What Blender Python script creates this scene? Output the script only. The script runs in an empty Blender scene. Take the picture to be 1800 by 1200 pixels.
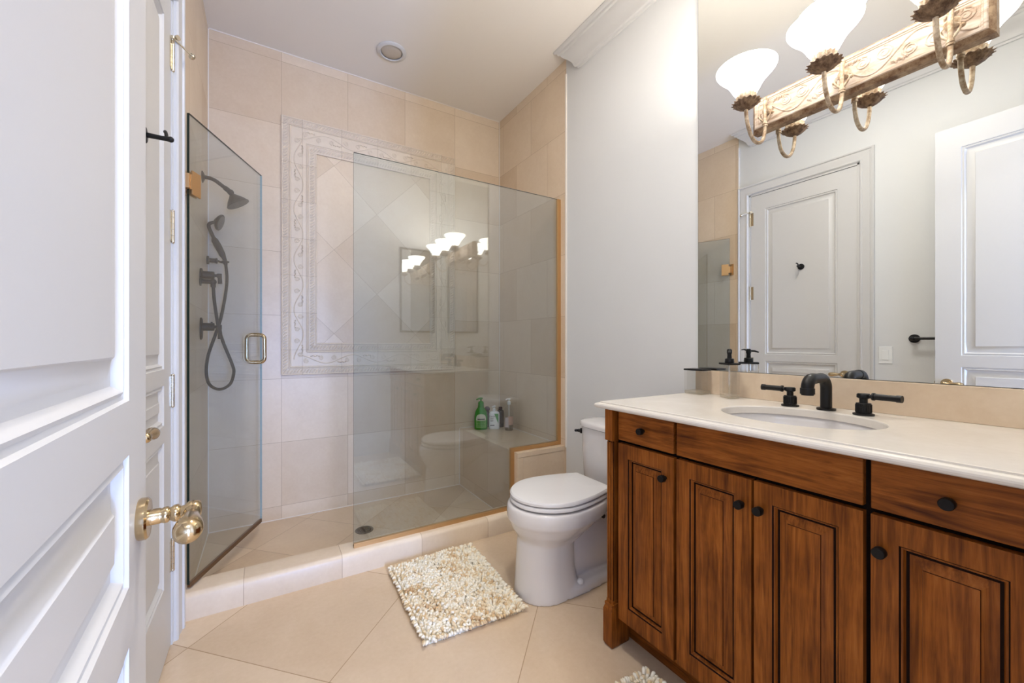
import bpy, bmesh, math, random
from mathutils import Vector, Matrix, noise as mnoise
random.seed(7)
PI = math.pi
C = bpy.context.scene.collection

# ------------------------------------------------------------------ camera
cam_data = bpy.data.cameras.new('camera')
cam = bpy.data.objects.new('camera', cam_data); C.objects.link(cam)
cam.location = (0, 0, 1.13)
cam.rotation_euler = (PI/2, 0, -0.5333)
cam_data.sensor_width = 36
cam_data.lens = 705.73/1800*36
cam_data.shift_x = 16.4/1800
cam_data.shift_y = 3.8/1800
cam_data.clip_start = 0.02
bpy.context.scene.camera = cam

# ------------------------------------------------------------------ view, world, daylight
sc = bpy.context.scene
sc.view_settings.view_transform = 'Standard'
sc.view_settings.look = 'None'
sc.view_settings.gamma = 1
sc.view_settings.use_curve_mapping = False
sc.view_settings.exposure = 0.15
sc.cycles.use_denoising = True
sc.cycles.caustics_reflective = True
sc.cycles.caustics_refractive = False
sc.cycles.max_bounces = 14
sc.cycles.transparent_max_bounces = 24
sc.cycles.sample_clamp_indirect = 8
w = bpy.data.worlds.new('sky'); sc.world = w; w.use_nodes = True
w.node_tree.nodes['Background'].inputs[0].default_value = (.62, .75, 1, 1)
w.node_tree.nodes['Background'].inputs[1].default_value = 1.2

def area(name, loc, rot, sx, sy, power, col, shape='RECTANGLE', spread=PI):
    d = bpy.data.lights.new(name, 'AREA'); d.shape = shape; d.size = sx
    if shape == 'RECTANGLE': d.size_y = sy
    d.energy = power; d.color = col; d.spread = spread
    o = bpy.data.objects.new(name, d); C.objects.link(o); o.location = loc; o.rotation_euler = rot
    return o
# daylight through the window of the room behind the open door
area('daylight', (.46, -2.95, 1.0), (PI/2, 0, 0), .42, 1.5, 135, (.33, .51, 1))
# added unseen ceiling fill: one in the bathroom, one behind lighting it frontally
area('added_fill', (.70, .98, 2.945), (0, 0, 0), .30, .30, 14, (1, .97, .94), 'DISK')
area('added_hall_fill', (.3, -1.2, 2.945), (0, 0, 0), .30, .30, 42, (1, .96, .92), 'DISK')

# ------------------------------------------------------------------ room numbers
XL, XR, YB, ZC = -.300, 1.689, 2.914, 2.986
XT = -.292            # tile face on the left wall of the shower
YF, YG = 2.06, 2.11   # curb front, glass plane
ZCURB = .108

# ------------------------------------------------------------------ colour and materials
def L(r, g, b):
    f = lambda c: (c/255/12.92) if c/255 <= .04045 else ((c/255+.055)/1.055)**2.4
    return (f(r), f(g), f(b), 1)

class NT:
    def __init__(s, name):
        s.m = bpy.data.materials.new(name); s.m.use_nodes = True
        s.t = s.m.node_tree; s.b = s.t.nodes['Principled BSDF']; s.out = s.t.nodes['Material Output']
    def n(s, typ, **kw):
        x = s.t.nodes.new(typ)
        for k, v in kw.items(): setattr(x, k, v)
        return x
    def set(s, sock, v):
        if isinstance(v, bpy.types.NodeSocket): s.t.links.new(v, sock)
        else: sock.default_value = v
    def math(s, op, a, b=0.0, c=0.0):
        x = s.n('ShaderNodeMath', operation=op)
        s.set(x.inputs[0], a); s.set(x.inputs[1], b); s.set(x.inputs[2], c)
        return x.outputs[0]
    def mix(s, f, a, b, mode='MIX'):
        x = s.n('ShaderNodeMix', data_type='RGBA', blend_type=mode)
        s.set(x.inputs[0], f); s.set(x.inputs[6], a); s.set(x.inputs[7], b)
        return x.outputs[2]
    def noise(s, vec, scale, detail=4, rough=.55, dist=0):
        x = s.n('ShaderNodeTexNoise'); s.set(x.inputs['Vector'], vec)
        x.inputs['Scale'].default_value = scale; x.inputs['Detail'].default_value = detail
        x.inputs['Roughness'].default_value = rough; x.inputs['Distortion'].default_value = dist
        return x.outputs['Fac']
    def ramp(s, f, stops):
        x = s.n('ShaderNodeValToRGB'); e = x.color_ramp.elements
        while len(e) < len(stops): e.new(.5)
        for q, (p, c) in zip(e, stops): q.position = p; q.color = c
        s.set(x.inputs[0], f); return x.outputs[0]
    def maprange(s, v, a, b, c, d):
        x = s.n('ShaderNodeMapRange'); s.set(x.inputs[0], v)
        for i, q in enumerate((a, b, c, d)): x.inputs[i+1].default_value = q
        return x.outputs[0]
    def pos(s): return s.n('ShaderNodeNewGeometry').outputs['Position']
    def obj(s): return s.n('ShaderNodeTexCoord').outputs['Object']
    def bump(s, h, strength, dist=.002):
        x = s.n('ShaderNodeBump'); x.inputs['Strength'].default_value = strength
        x.inputs['Distance'].default_value = dist; s.set(x.inputs['Height'], h)
        s.set(s.b.inputs['Normal'], x.outputs[0])

def plain(name, col, rough=.5, metal=0, spec=.5, coat=0, emit=None, es=0, mott=.0, mscale=6):
    k = NT(name)
    if mott:
        f = k.noise(k.pos(), mscale, 5)
        k.set(k.b.inputs['Base Color'], k.mix(f, tuple(c*(1-mott) for c in col[:3])+(1,), tuple(min(1, c*(1+mott)) for c in col[:3])+(1,)))
    else: k.b.inputs['Base Color'].default_value = col
    k.b.inputs['Roughness'].default_value = rough; k.b.inputs['Metallic'].default_value = metal
    k.b.inputs['Specular IOR Level'].default_value = spec; k.b.inputs['Coat Weight'].default_value = coat
    if emit: k.b.inputs['Emission Color'].default_value = emit; k.b.inputs['Emission Strength'].default_value = es
    return k.m

def tile(name, U, V, pu, pv, ou, ov, c1, c2, grout, gw=.003, rough=.35, stagger=0, var=.8, cloud=.35):
    """stone tiles: u, v are world axes, (pu, pv) the pitch, (ou, ov) where a joint lies"""
    k = NT(name); P = k.pos()
    def dot(ax):
        x = k.n('ShaderNodeVectorMath', operation='DOT_PRODUCT'); k.set(x.inputs[0], P); x.inputs[1].default_value = ax
        return x.outputs['Value']
    v = k.math('DIVIDE', k.math('SUBTRACT', dot(V), ov), pv); jv = k.math('FLOOR', v)
    u = k.math('DIVIDE', k.math('SUBTRACT', dot(U), ou), pu)
    if stagger: u = k.math('ADD', u, k.math('MULTIPLY', jv, stagger))
    ju = k.math('FLOOR', u)
    def edge(t, p):
        f = k.math('FRACT', t); return k.math('MULTIPLY', k.math('MINIMUM', f, k.math('SUBTRACT', 1.0, f)), p)
    d = k.math('MINIMUM', edge(u, pu), edge(v, pv))
    g = k.math('LESS_THAN', d, gw/2)
    cx = k.n('ShaderNodeCombineXYZ'); k.set(cx.inputs[0], ju); k.set(cx.inputs[1], jv); cx.inputs[2].default_value = .37
    wn = k.n('ShaderNodeTexWhiteNoise'); k.set(wn.inputs['Vector'], cx.outputs[0])
    off = k.n('ShaderNodeVectorMath', operation='MULTIPLY_ADD'); k.set(off.inputs[0], wn.outputs['Color'])
    off.inputs[1].default_value = (7, 7, 7); k.set(off.inputs[2], P)
    n1 = k.noise(off.outputs[0], 5.5, 8, .62, .6); n2 = k.noise(off.outputs[0], 60, 3, .6)
    f = k.math('ADD', k.math('MULTIPLY', wn.outputs['Value'], var), k.math('MULTIPLY', k.maprange(n1, .3, .7, 0, 1), cloud))
    f = k.math('ADD', f, k.math('MULTIPLY', k.math('SUBTRACT', n2, .5), .5))
    f = k.math('MINIMUM', k.math('MAXIMUM', f, 0.0), 1.0)
    k.set(k.b.inputs['Base Color'], k.mix(g, k.mix(f, c1, c2), grout))
    k.b.inputs['Roughness'].default_value = rough
    k.bump(k.math('SUBTRACT', 1.0, g), .25, .001)
    return k.m

def wood(name, axis, c=None):
    k = NT(name); mp = k.n('ShaderNodeMapping'); k.set(mp.inputs[0], k.pos())
    sx = {'z': (30, 30, 1.6), 'y': (30, 2.0, 30)}[axis]; mp.inputs['Scale'].default_value = sx
    n1 = k.noise(mp.outputs[0], 1.6, 6, .62, 1.2)
    mp2 = k.n('ShaderNodeMapping'); k.set(mp2.inputs[0], k.pos())
    mp2.inputs['Scale'].default_value = tuple(8*q for q in sx)
    n2 = k.noise(mp2.outputs[0], 1.0, 3, .6)
    n3 = k.noise(k.pos(), 7, 3, .6)
    f = k.math('ADD', k.math('MULTIPLY', n1, .62), k.math('MULTIPLY', n2, .22))
    f = k.math('ADD', f, k.math('MULTIPLY', n3, .30))
    col = k.ramp(f, [(.36, L(64, 29, 7)), (.50, L(112, 59, 16)), (.62, L(146, 82, 27)), (.78, L(174, 106, 44))])
    k.set(k.b.inputs['Base Color'], col)
    k.b.inputs['Roughness'].default_value = .42; k.b.inputs['Specular IOR Level'].default_value = .18
    k.bump(n2, .06, .001)
    return k.m

def clear(name, tint, ior=1.45, body=0.0, rough=0.0, body_col=(.5, .5, .5, 1)):
    """clear pane: tinted see-through plus mirror reflection by angle"""
    k = NT(name); k.t.nodes.remove(k.b)
    tr = k.n('ShaderNodeBsdfTransparent'); tr.inputs[0].default_value = tint
    gl = k.n('ShaderNodeBsdfGlossy'); gl.inputs[0].default_value = (1, 1, 1, 1); gl.inputs['Roughness'].default_value = rough
    g = k.n('ShaderNodeNewGeometry'); dp = k.n('ShaderNodeVectorMath', operation='DOT_PRODUCT')
    k.set(dp.inputs[0], g.outputs['Normal']); k.set(dp.inputs[1], g.outputs['Incoming'])
    f0 = ((ior-1)/(ior+1))**2
    s5 = k.math('POWER', k.math('SUBTRACT', 1.0, k.math('ABSOLUTE', dp.outputs['Value'])), 5.0)
    fr = k.math('ADD', k.math('MULTIPLY', s5, 1-f0), f0)
    mx = k.n('ShaderNodeMixShader'); k.t.links.new(fr, mx.inputs[0])
    k.t.links.new(tr.outputs[0], mx.inputs[1]); k.t.links.new(gl.outputs[0], mx.inputs[2])
    o = mx.outputs[0]
    if body:
        df = k.n('ShaderNodeBsdfDiffuse'); df.inputs[0].default_value = body_col
        m2 = k.n('ShaderNodeMixShader'); m2.inputs[0].default_value = body
        k.t.links.new(o, m2.inputs[1]); k.t.links.new(df.outputs[0], m2.inputs[2]); o = m2.outputs[0]
    k.t.links.new(o, k.out.inputs[0]); return k.m

S2 = 1/math.sqrt(2)
T1, T2, GR = L(214, 190, 160), L(232, 213, 188), L(196, 172, 144)
M = {}
M['wall'] = plain('wall_paint', L(223, 223, 221), .55, mott=.015)
M['ceil'] = plain('ceiling_paint', L(240, 234, 226), .7)
M['white'] = plain('white_enamel', L(215, 213, 210), .4)
M['tile_back'] = tile('stone_tile_back', (1, 0, 0), (0, 0, 1), .399, .4035, .087, .0997, T1, T2, L(186, 160, 130), .0022)
M['tile_side'] = tile('stone_tile_side', (0, 1, 0), (0, 0, 1), .399, .4035, 2.45, .0997, T1, T2, L(186, 160, 130), .0022, stagger=.5)
M['tile_diag'] = tile('stone_tile_diagonal', (S2, 0, S2), (-S2, 0, S2), .40, .40, (.68+1.48)*S2, (1.48-.68)*S2, T1, T2, L(190, 165, 136), .002, var=.75)
M['tile_floor'] = tile('stone_tile_floor', (-S2, S2, 0), (S2, S2, 0), .61, .61, 1.265*S2, 1.63*S2, L(206, 180, 150), L(226, 204, 176), L(172, 144, 114), .003, .22, var=.6)
M['tile_pan'] = tile('stone_tile_pan', (-S2, S2, 0), (S2, S2, 0), .40, .40, 2.61*S2, 2.505*S2, L(206, 180, 150), L(226, 204, 176), L(180, 152, 122), .003, .3)
M['tile_curb'] = tile('stone_tile_curb', (1, 0, 0), (0, 1, 0), .40, 9, -.082, 0, L(214, 192, 164), L(232, 214, 190), L(190, 165, 138), .003, .3)
M['tile_knee'] = tile('stone_tile_knee', (1, 0, 0), (0, 0, 1), 9, 9, -3, -3, L(214, 190, 160), L(232, 213, 188), L(190, 165, 138), .003, .3)
M['relief'] = tile('carved_stone', (1, 0, 0), (0, 0, 1), .24, .24, .205, .13, L(222, 203, 178), L(236, 221, 200), L(184, 162, 136), .0018, .4, var=.4)
M['caulk'] = plain('white_caulk', L(240, 232, 222), .6)
M['woodv'] = wood('stained_wood_upright', 'z'); M['woodh'] = wood('stained_wood_level', 'y')
M['glaze'] = plain('dark_glaze', L(26, 9, 3), .6, 0, .1)
M['glaze2'] = plain('brown_glaze', L(66, 31, 11), .6, 0, .1)
M['dark'] = plain('dark_wood_gap', L(20, 9, 5), .7, 0, .1)
M['knob'] = plain('black_bronze', L(14, 11, 10), .5, 0, .25)
M['black'] = plain('matte_black_metal', L(17, 16, 16), .42, 0, .35)
M['stone'] = tile('cream_marble', (1, 0, 0), (0, 1, 0), 20, 20, -9, -9, L(227, 219, 207), L(239, 233, 224), L(230, 215, 196), .0, .22, var=0, cloud=.8)
M['splash'] = tile('beige_marble', (1, 0, 0), (0, 1, 0), 20, 20, -9, -9, L(216, 192, 162), L(234, 215, 190), L(230, 215, 196), .0, .25, var=0, cloud=.8)
M['porcelain'] = plain('porcelain', L(232, 228, 226), .12, coat=.4)
M['seat'] = plain('white_plastic_seat', L(236, 234, 233), .2)
M['brass'] = plain('polished_brass', L(200, 178, 142), .16, 1)
M['gold'] = plain('satin_gold', L(206, 166, 116), .4, .8)
M['nickel'] = plain('antique_nickel', L(214, 204, 184), .25, 1)
M['mirror'] = plain('mirror_silver', (.90, .92, .91, 1), 0.0, 1)
M['mirror_edge'] = plain('mirror_edge', L(120, 140, 135), .15, .6)
M['glass'] = clear('shower_glass', (.86, .905, .935, 1), 1.84)
M['glass_edge_lit'] = plain('lit_glass_edge', L(150, 180, 184), .15)  # door's free edge: light coming through it painted as a paler tone
M['glass_edge'] = plain('green_glass_edge', L(14, 40, 38), .12)
M['clear'] = clear('clear_acrylic', (.965, .965, .96, 1), 1.45)
M['clearbase'] = clear('thick_clear_base', (.95, .93, .88, 1), 1.5, .28, 0, L(225, 215, 196))
M['liquid'] = clear('smoky_liquid', (.72, .70, .68, 1), 1.35)
M['sweep'] = plain('brown_sweep', L(98, 66, 38), .4)
M['green'] = plain('green_plastic', L(28, 140, 30), .25)
M['green2'] = plain('green_print', L(48, 160, 66), .4)
M['greenl'] = plain('pale_green_label', L(120, 175, 90), .4)
M['cream'] = plain('cream_label', L(214, 212, 190), .45)
M['whitep'] = plain('white_plastic', L(240, 240, 236), .3)
M['pink'] = plain('peach_label', L(206, 168, 146), .5)
M['lilac'] = plain('pale_label', L(206, 194, 196), .5)
M['ink'] = plain('dark_ink', L(40, 44, 46), .5)
M['greyp'] = plain('grey_lens', L(196, 186, 172), .5)
M['steel'] = plain('dark_steel', L(74, 70, 66), .3, .9)
M['hole'] = plain('dark_hole', L(16, 15, 15), .7)
M['pickle'] = None
def pickled():
    k = NT('whitewashed_wood'); mp = k.n('ShaderNodeMapping'); k.set(mp.inputs[0], k.pos()); mp.inputs['Scale'].default_value = (14, 2.2, 14)
    f = k.noise(mp.outputs[0], 4, 6, .65, .8)
    k.set(k.b.inputs['Base Color'], k.ramp(f, [(.35, L(164, 138, 114)), (.5, L(204, 184, 164)), (.68, L(226, 213, 200))]))
    k.b.inputs['Roughness'].default_value = .55; return k.m
M['pickle'] = pickled()
def aged(name, a, b, scale=60):
    k = NT(name); f = k.noise(k.pos(), scale, 6, .7)
    k.set(k.b.inputs['Base Color'], k.ramp(f, [(.38, a), (.62, b)])); k.b.inputs['Roughness'].default_value = .5; k.b.inputs['Metallic'].default_value = .25
    return k.m
M['aged'] = aged('aged_bronze_leaf', L(84, 58, 40), L(150, 122, 94))
M['agedl'] = aged('worn_cream_metal', L(150, 122, 92), L(216, 198, 172), 45)
M['agedw'] = aged('worn_gilt_moulding', L(112, 78, 50), L(186, 158, 126), 30)
def shade_mat():
    k = NT('lit_frosted_glass'); k.b.inputs['Base Color'].default_value = L(250, 246, 238); k.b.inputs['Roughness'].default_value = .4
    k.b.inputs['Emission Color'].default_value = (1, .96, .90, 1); k.b.inputs['Emission Strength'].default_value = 6.0
    return k.m
M['shade'] = shade_mat()
def emit(name, c, s):
    k = NT(name); k.b.inputs['Emission Color'].default_value = c; k.b.inputs['Emission Strength'].default_value = s; return k.m
M['fill_lens'] = emit('added_fill_lens', (1, .93, .85, 1), 6)  # glowing lens of the added fill lights
def pile():
    k = NT('chenille_pile'); g = k.n('ShaderNodeNewGeometry')
    f1 = k.noise(g.outputs['Position'], 9, 2, .5); f2 = k.noise(g.outputs['Position'], 28, 2, .5)
    r = k.math('MULTIPLY', k.math('SUBTRACT', g.outputs['Random Per Island'], .5), .26)
    f = k.math('ADD', k.math('ADD', k.math('MULTIPLY', f1, .62), k.math('MULTIPLY', f2, .38)), r)
    k.set(k.b.inputs['Base Color'], k.ramp(f, [(.44, L(251, 244, 226)), (.53, L(247, 234, 206)), (.62, L(230, 204, 160)), (.76, L(208, 168, 120))]))
    k.b.inputs['Roughness'].default_value = .9; k.b.inputs['Sheen Weight'].default_value = .3
    return k.m
M['pile'] = pile()

# ------------------------------------------------------------------ mesh helpers
class MB:
    def __init__(s): s.v = []; s.f = []; s.mi = []; s.mats = []; s.cur = 0
    def mat(s, m):
        if m not in s.mats: s.mats.append(m)
        s.cur = s.mats.index(m); return s
    def add(s, vs, fs):
        o = len(s.v); s.v += [tuple(x) for x in vs]
        for f in fs: s.f.append(tuple(o+i for i in f)); s.mi.append(s.cur)
        return s
    def box(s, a, b):
        x0, y0, z0 = [min(p, q) for p, q in zip(a, b)]; x1, y1, z1 = [max(p, q) for p, q in zip(a, b)]
        return s.add([(x0,y0,z0),(x1,y0,z0),(x1,y1,z0),(x0,y1,z0),(x0,y0,z1),(x1,y0,z1),(x1,y1,z1),(x0,y1,z1)],
                     [(0,3,2,1),(4,5,6,7),(0,1,5,4),(1,2,6,5),(2,3,7,6),(3,0,4,7)])
    def obox(s, c, ax, ay, az, hx, hy, hz):
        """box round c along the three axes"""
        c = Vector(c); ax, ay, az = Vector(ax), Vector(ay), Vector(az); vs = []
        for k in (-1, 1):
            for i, j in ((-1,-1),(1,-1),(1,1),(-1,1)): vs.append(c+ax*hx*i+ay*hy*j+az*hz*k)
        return s.add(vs, [(0,3,2,1),(4,5,6,7),(0,1,5,4),(1,2,6,5),(2,3,7,6),(3,0,4,7)])
    def loft(s, rings, cap=True, closed=True):
        n = len(rings[0]); vs = [p for r in rings for p in r]; fs = []
        for i in range(len(rings)-1):
            for j in range(n if closed else n-1):
                a = i*n+j; b = i*n+(j+1) % n; fs.append((a, b, b+n, a+n))
        if cap: fs.append(tuple(range(n-1, -1, -1))); fs.append(tuple(range((len(rings)-1)*n, len(rings)*n)))
        return s.add(vs, fs)
    def lathe(s, prof, o=(0,0,0), d=(0,0,1), seg=24, cap=True):
        d = Vector(d).normalized(); q = Vector((0,0,1)).rotation_difference(d); o = Vector(o); rings = []
        for r, z in prof:
            rings.append([o+q @ Vector((max(r, 1e-5)*math.cos(2*PI*i/seg), max(r, 1e-5)*math.sin(2*PI*i/seg), z)) for i in range(seg)])
        return s.loft(rings, cap)
    def cyl(s, a, b, r, seg=16, r2=None):
        a, b = Vector(a), Vector(b); return s.lathe([(r, 0), (r if r2 is None else r2, (b-a).length)], a, b-a, seg)
    def tube(s, pts, r, seg=8, cap=True, closed=False):
        pts = [Vector(p) for p in pts]; n = len(pts); rr = r if isinstance(r, (list, tuple)) else [r]*n
        rings = []; up = None
        for i, p in enumerate(pts):
            if closed: t = pts[(i+1) % n]-pts[i-1]
            else: t = pts[min(i+1, n-1)]-pts[max(i-1, 0)]
            t = t.normalized() if t.length > 1e-9 else Vector((0,0,1))
            if up is None: up = Vector((0,0,1)) if abs(t.z) < .9 else Vector((1,0,0))
            up = up-t*up.dot(t); up = up.normalized() if up.length > 1e-6 else t.orthogonal().normalized(); e = t.cross(up)
            rings.append([p+(e*math.cos(2*PI*k/seg)+up*math.sin(2*PI*k/seg))*rr[i] for k in range(seg)])
        if closed: rings.append(rings[0]); cap = False
        return s.loft(rings, cap)
    def ball(s, c, r, seg=12, rings=8, sc=(1,1,1)):
        c = Vector(c); R = []
        for i in range(rings+1):
            a = -PI/2+PI*i/rings; q = max(math.cos(a), 1e-4)
            R.append([c+Vector((r*q*math.cos(2*PI*k/seg)*sc[0], r*q*math.sin(2*PI*k/seg)*sc[1], r*math.sin(a)*sc[2])) for k in range(seg)])
        return s.loft(R)
    def build(s, name, mat=None, parent=None, smooth=40, bevel=0, seg=2):
        org = ORG[parent.name] if parent is not None else Vector((0,0,0))
        return s.finish(name, mat, parent, org, smooth, bevel, seg)
    def finish(s, name, mat, parent, org, smooth, bevel, seg):
        me = bpy.data.meshes.new(name); me.from_pydata([Vector(p)-org for p in s.v], [], s.f)
        mats = s.mats if s.mats else [mat]
        for m in mats: me.materials.append(m)
        if s.mats: me.polygons.foreach_set('material_index', s.mi)
        bm = bmesh.new(); bm.from_mesh(me); bmesh.ops.remove_doubles(bm, verts=bm.verts, dist=2e-6); bmesh.ops.recalc_face_normals(bm, faces=bm.faces); bm.to_mesh(me); bm.free()
        if smooth:
            me.polygons.foreach_set('use_smooth', [True]*len(me.polygons)); me.set_sharp_from_angle(angle=math.radians(smooth))
        me.update()
        o = bpy.data.objects.new(name, me); C.objects.link(o)
        if parent is not None: o.parent = parent
        else: o.location = org
        ORG[o.name] = Vector(org)
        if bevel:
            b = o.modifiers.new('bevel', 'BEVEL'); b.width = bevel; b.segments = seg; b.limit_method = 'ANGLE'; b.angle_limit = math.radians(35); b.harden_normals = False
        return o
    def top(s, name, mat, org, smooth=40, bevel=0, seg=2):
        """a top-level thing that is one mesh (or whose own mesh carries its parts)"""
        return s.finish(name, mat, None, Vector(org), smooth, bevel, seg)
ORG = {}
def tag(o, label, cat, group=None):
    o['label'] = label; o['category'] = cat
    if group: o['group'] = group
    return o
def thing(name, loc, label, cat, group=None):
    o = bpy.data.objects.new(name, None); C.objects.link(o); o.location = loc; o.empty_display_size = .05; ORG[o.name] = Vector(loc)
    return tag(o, label, cat, group)
def struct(o, label=None, cat=None):
    o['kind'] = 'structure'
    if label: o['label'] = label
    if cat: o['category'] = cat
    return o
def arc(c, r, a0, a1, n, ax, ay):
    c, ax, ay = Vector(c), Vector(ax), Vector(ay)
    return [c+ax*r*math.cos(a0+(a1-a0)*i/n)+ay*r*math.sin(a0+(a1-a0)*i/n) for i in range(n+1)]
def smooth_path(pts, sub=6):
    P = [Vector(p) for p in pts]; out = []
    for i in range(len(P)-1):
        a, b, c, d = P[max(i-1, 0)], P[i], P[i+1], P[min(i+2, len(P)-1)]
        for j in range(sub):
            t = j/sub
            out.append(.5*((2*b)+(c-a)*t+(2*a-5*b+4*c-d)*t*t+(3*b-a-3*c+d)*t**3))
    return out+[P[-1]]
def text(name, s, size, loc, rot, mat, parent):
    cu = bpy.data.curves.new(name, 'FONT'); cu.body = s; cu.size = size; cu.extrude = .0003; cu.align_x = 'CENTER'; cu.align_y = 'CENTER'
    cu.materials.append(mat); tmp = bpy.data.objects.new(name+'_curve', cu); C.objects.link(tmp)
    me = bpy.data.meshes.new_from_object(tmp.evaluated_get(bpy.context.evaluated_depsgraph_get())); bpy.data.objects.remove(tmp)
    o = bpy.data.objects.new(name, me); C.objects.link(o)
    o.parent = parent; o.location = Vector(loc)-ORG[parent.name]; o.rotation_euler = rot
    return o

def slab_front(mb, fr, w, h, panels, prof, thick, groove=None, base=None):
    """a slab of w x h with sunk panels on its front; fr(u, v, d) -> world point, d out of the face.
    panels: (u0, v0, u1, v1); prof: (inset, depth) rings; groove: {ring index: material}"""
    us = sorted({0, w, *[p[0] for p in panels], *[p[2] for p in panels]}); vs = sorted({0, h, *[p[1] for p in panels], *[p[3] for p in panels]})
    P = [tuple(round(x, 6) for x in p) for p in panels]
    for i in range(len(us)-1):
        for j in range(len(vs)-1):
            a, b, c, d = us[i], vs[j], us[i+1], vs[j+1]
            if any(p[0]-1e-5 <= a and c <= p[2]+1e-5 and p[1]-1e-5 <= b and d <= p[3]+1e-5 for p in P): continue
            mb.add([fr(a, b, 0), fr(c, b, 0), fr(c, d, 0), fr(a, d, 0)], [(0, 1, 2, 3)])
    for (a, b, c, d) in panels:
        rings = [[(a+q, b+q, z), (c-q, b+q, z), (c-q, d-q, z), (a+q, d-q, z)] for q, z in prof]
        for k in range(len(rings)-1):
            if groove and k in groove: mb.mat(groove[k])
            elif base: mb.mat(base)
            for j in range(4):
                r0, r1 = rings[k], rings[k+1]
                mb.add([fr(*r0[j]), fr(*r0[(j+1) % 4]), fr(*r1[(j+1) % 4]), fr(*r1[j])], [(0, 1, 2, 3)])
        if base: mb.mat(base)
        mb.add([fr(*p) for p in rings[-1]], [(0, 1, 2, 3)])
    t = -thick
    q = [(0,0),(w,0),(w,h),(0,h)]
    for j in range(4):
        p0, p1 = q[j], q[(j+1) % 4]; mb.add([fr(*p0, 0), fr(*p0, t), fr(*p1, t), fr(*p1, 0)], [(0, 1, 2, 3)])
    mb.add([fr(0,0,t), fr(0,h,t), fr(w,h,t), fr(w,0,t)], [(0, 1, 2, 3)])
    # weld so that the normals come out right
    return mb

# ================================================================== THE ROOM
O0 = (0, 0, 0)
def wallbox(name, a, b, mat, label=None):
    o = MB().box(a, b).top(name, mat, O0, 0); struct(o); return o
wallbox('floor', (XL-.12, -3.1, -.08), (XR+.12, YF+.02, 0), M['tile_floor'])
wallbox('shower_floor', (XL-.12, YF+.02, -.08), (XR+.12, YB+.12, .015), M['tile_pan'])
wallbox('ceiling', (XL-.9, -3.1, ZC), (XR+.12, YB+.12, ZC+.1), M['ceil'])
wallbox('wall_right', (XR, -.12, 0), (XR+.12, 2.045, ZC), M['wall'])
wallbox('wall_right_tiled', (XR, 2.045, 0), (XR+.12, YB+.12, ZC), M['tile_side'])
wallbox('wall_back', (XL-.12, YB, 0), (XR, YB+.12, ZC), M['tile_back'])
# left wall with the opening of the closet door
DY0, DY1, DZ = 1.178, 1.942, 2.428
m = MB(); m.box((XL-.12, -.12, 0), (XL, DY0, ZC)); m.box((XL-.12, DY1, 0), (XL, 2.03, ZC)); m.box((XL-.12, DY0, DZ), (XL, DY1, ZC))
struct(m.top('wall_left', M['wall'], O0, 0))
struct(MB().box((XL-.12, 2.03, 0), (XT, YB, ZC)).top('wall_left_tiled', M['tile_side'], O0, 0))
# rear wall with the doorway the camera stands in
RX0, RX1, RZ = -.112, .665, 2.428
m = MB(); m.box((XL-.12, -.13, 0), (RX0, .008, ZC)); m.box((RX1, -.13, 0), (XR, .008, ZC)); m.box((RX0, -.13, RZ), (RX1, .008, ZC))
struct(m.top('wall_rear', M['wall'], O0, 0))
# the room behind: side walls and a window wall
m = MB(); m.box((-1.3, -3.1, 0), (-1.2, -.13, ZC)); struct(m.top('wall_hall_left', M['wall'], O0, 0))
m = MB(); m.box((XR, -3.1, 0), (XR+.12, -.12, ZC)); struct(m.top('wall_hall_right', M['wall'], O0, 0))
m = MB(); m.box((-1.3, -3.1, 0), (.25, -3.0, ZC)); m.box((.69, -3.1, 0), (XR+.12, -3.0, ZC)); m.box((.25, -3.1, 0), (.69, -3.0, .22)); m.box((.25, -3.1, 1.85), (.69, -3.0, ZC))
struct(m.top('wall_hall_back', M['wall'], O0, 0))
struct(MB().box((-1.3, -.13, 0), (XL-.12, -.01, ZC)).top('wall_hall_front', M['wall'], O0, 0))
struct(MB().box((-1.3, -3.1, -.08), (XL-.12, -.01, 0)).top('floor_hall', M['tile_floor'], O0, 0))
m = MB()
for x in (.25, .65): m.box((x, -3.08, .22), (x+.04, -3.02, 1.85))
for z in (.22, 1.0, 1.81): m.box((.25, -3.08, z), (.69, -3.02, z+.04))
struct(m.top('window_1', M['white'], O0, 0))

# caulk lines in the shower corners
m = MB(); c = .004
m.box((XT, YB-c, .015), (XT+c, YB, ZC)); m.box((XR-c, YB-c, .46), (XR, YB, ZC)); m.box((XT, YB-c, ZC-c), (XR, YB, ZC))
m.box((XT, YB-c, .015), (1.324, YB, .019)); m.box((1.324-c, YF+.12, .015), (1.324, YB, .019)); m.box((XT, YF+.12, .015), (XT+c, YB, .019))
m.box((1.324-c, YB-c, .015), (1.324, YB, .46)); m.box((1.324, YB-c, .46), (XR, YB, .464)); m.box((XR-c, YF+.1, .46), (XR, YB, .464))
struct(m.top('trim_1', M['caulk'], O0, 0))
# white edge strip where the tile of the right wall meets the paint
struct(MB().box((XR-.006, 2.038, .455), (XR, 2.050, ZC-.1)).top('trim_2', M['caulk'], O0, 0))
struct(MB().box((XL, 2.022, 0), (XT+.002, 2.032, ZC-.1)).top('trim_3', M['caulk'], O0, 0))
# curb of the shower, with an eased nose
def prism_x(mb, prof, x0, x1):
    return mb.loft([[(x0, y, z) for y, z in prof], [(x1, y, z) for y, z in prof]])
m = MB(); prism_x(m, [(YF, 0), (YF, ZCURB-.02), (YF+.004, ZCURB-.012), (YF+.012, ZCURB-.003), (YF+.02, ZCURB), (YF+.12, ZCURB), (YF+.12, 0)], XL, 1.324)
struct(m.top('trim_4', M['tile_curb'], O0, 30))
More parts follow.
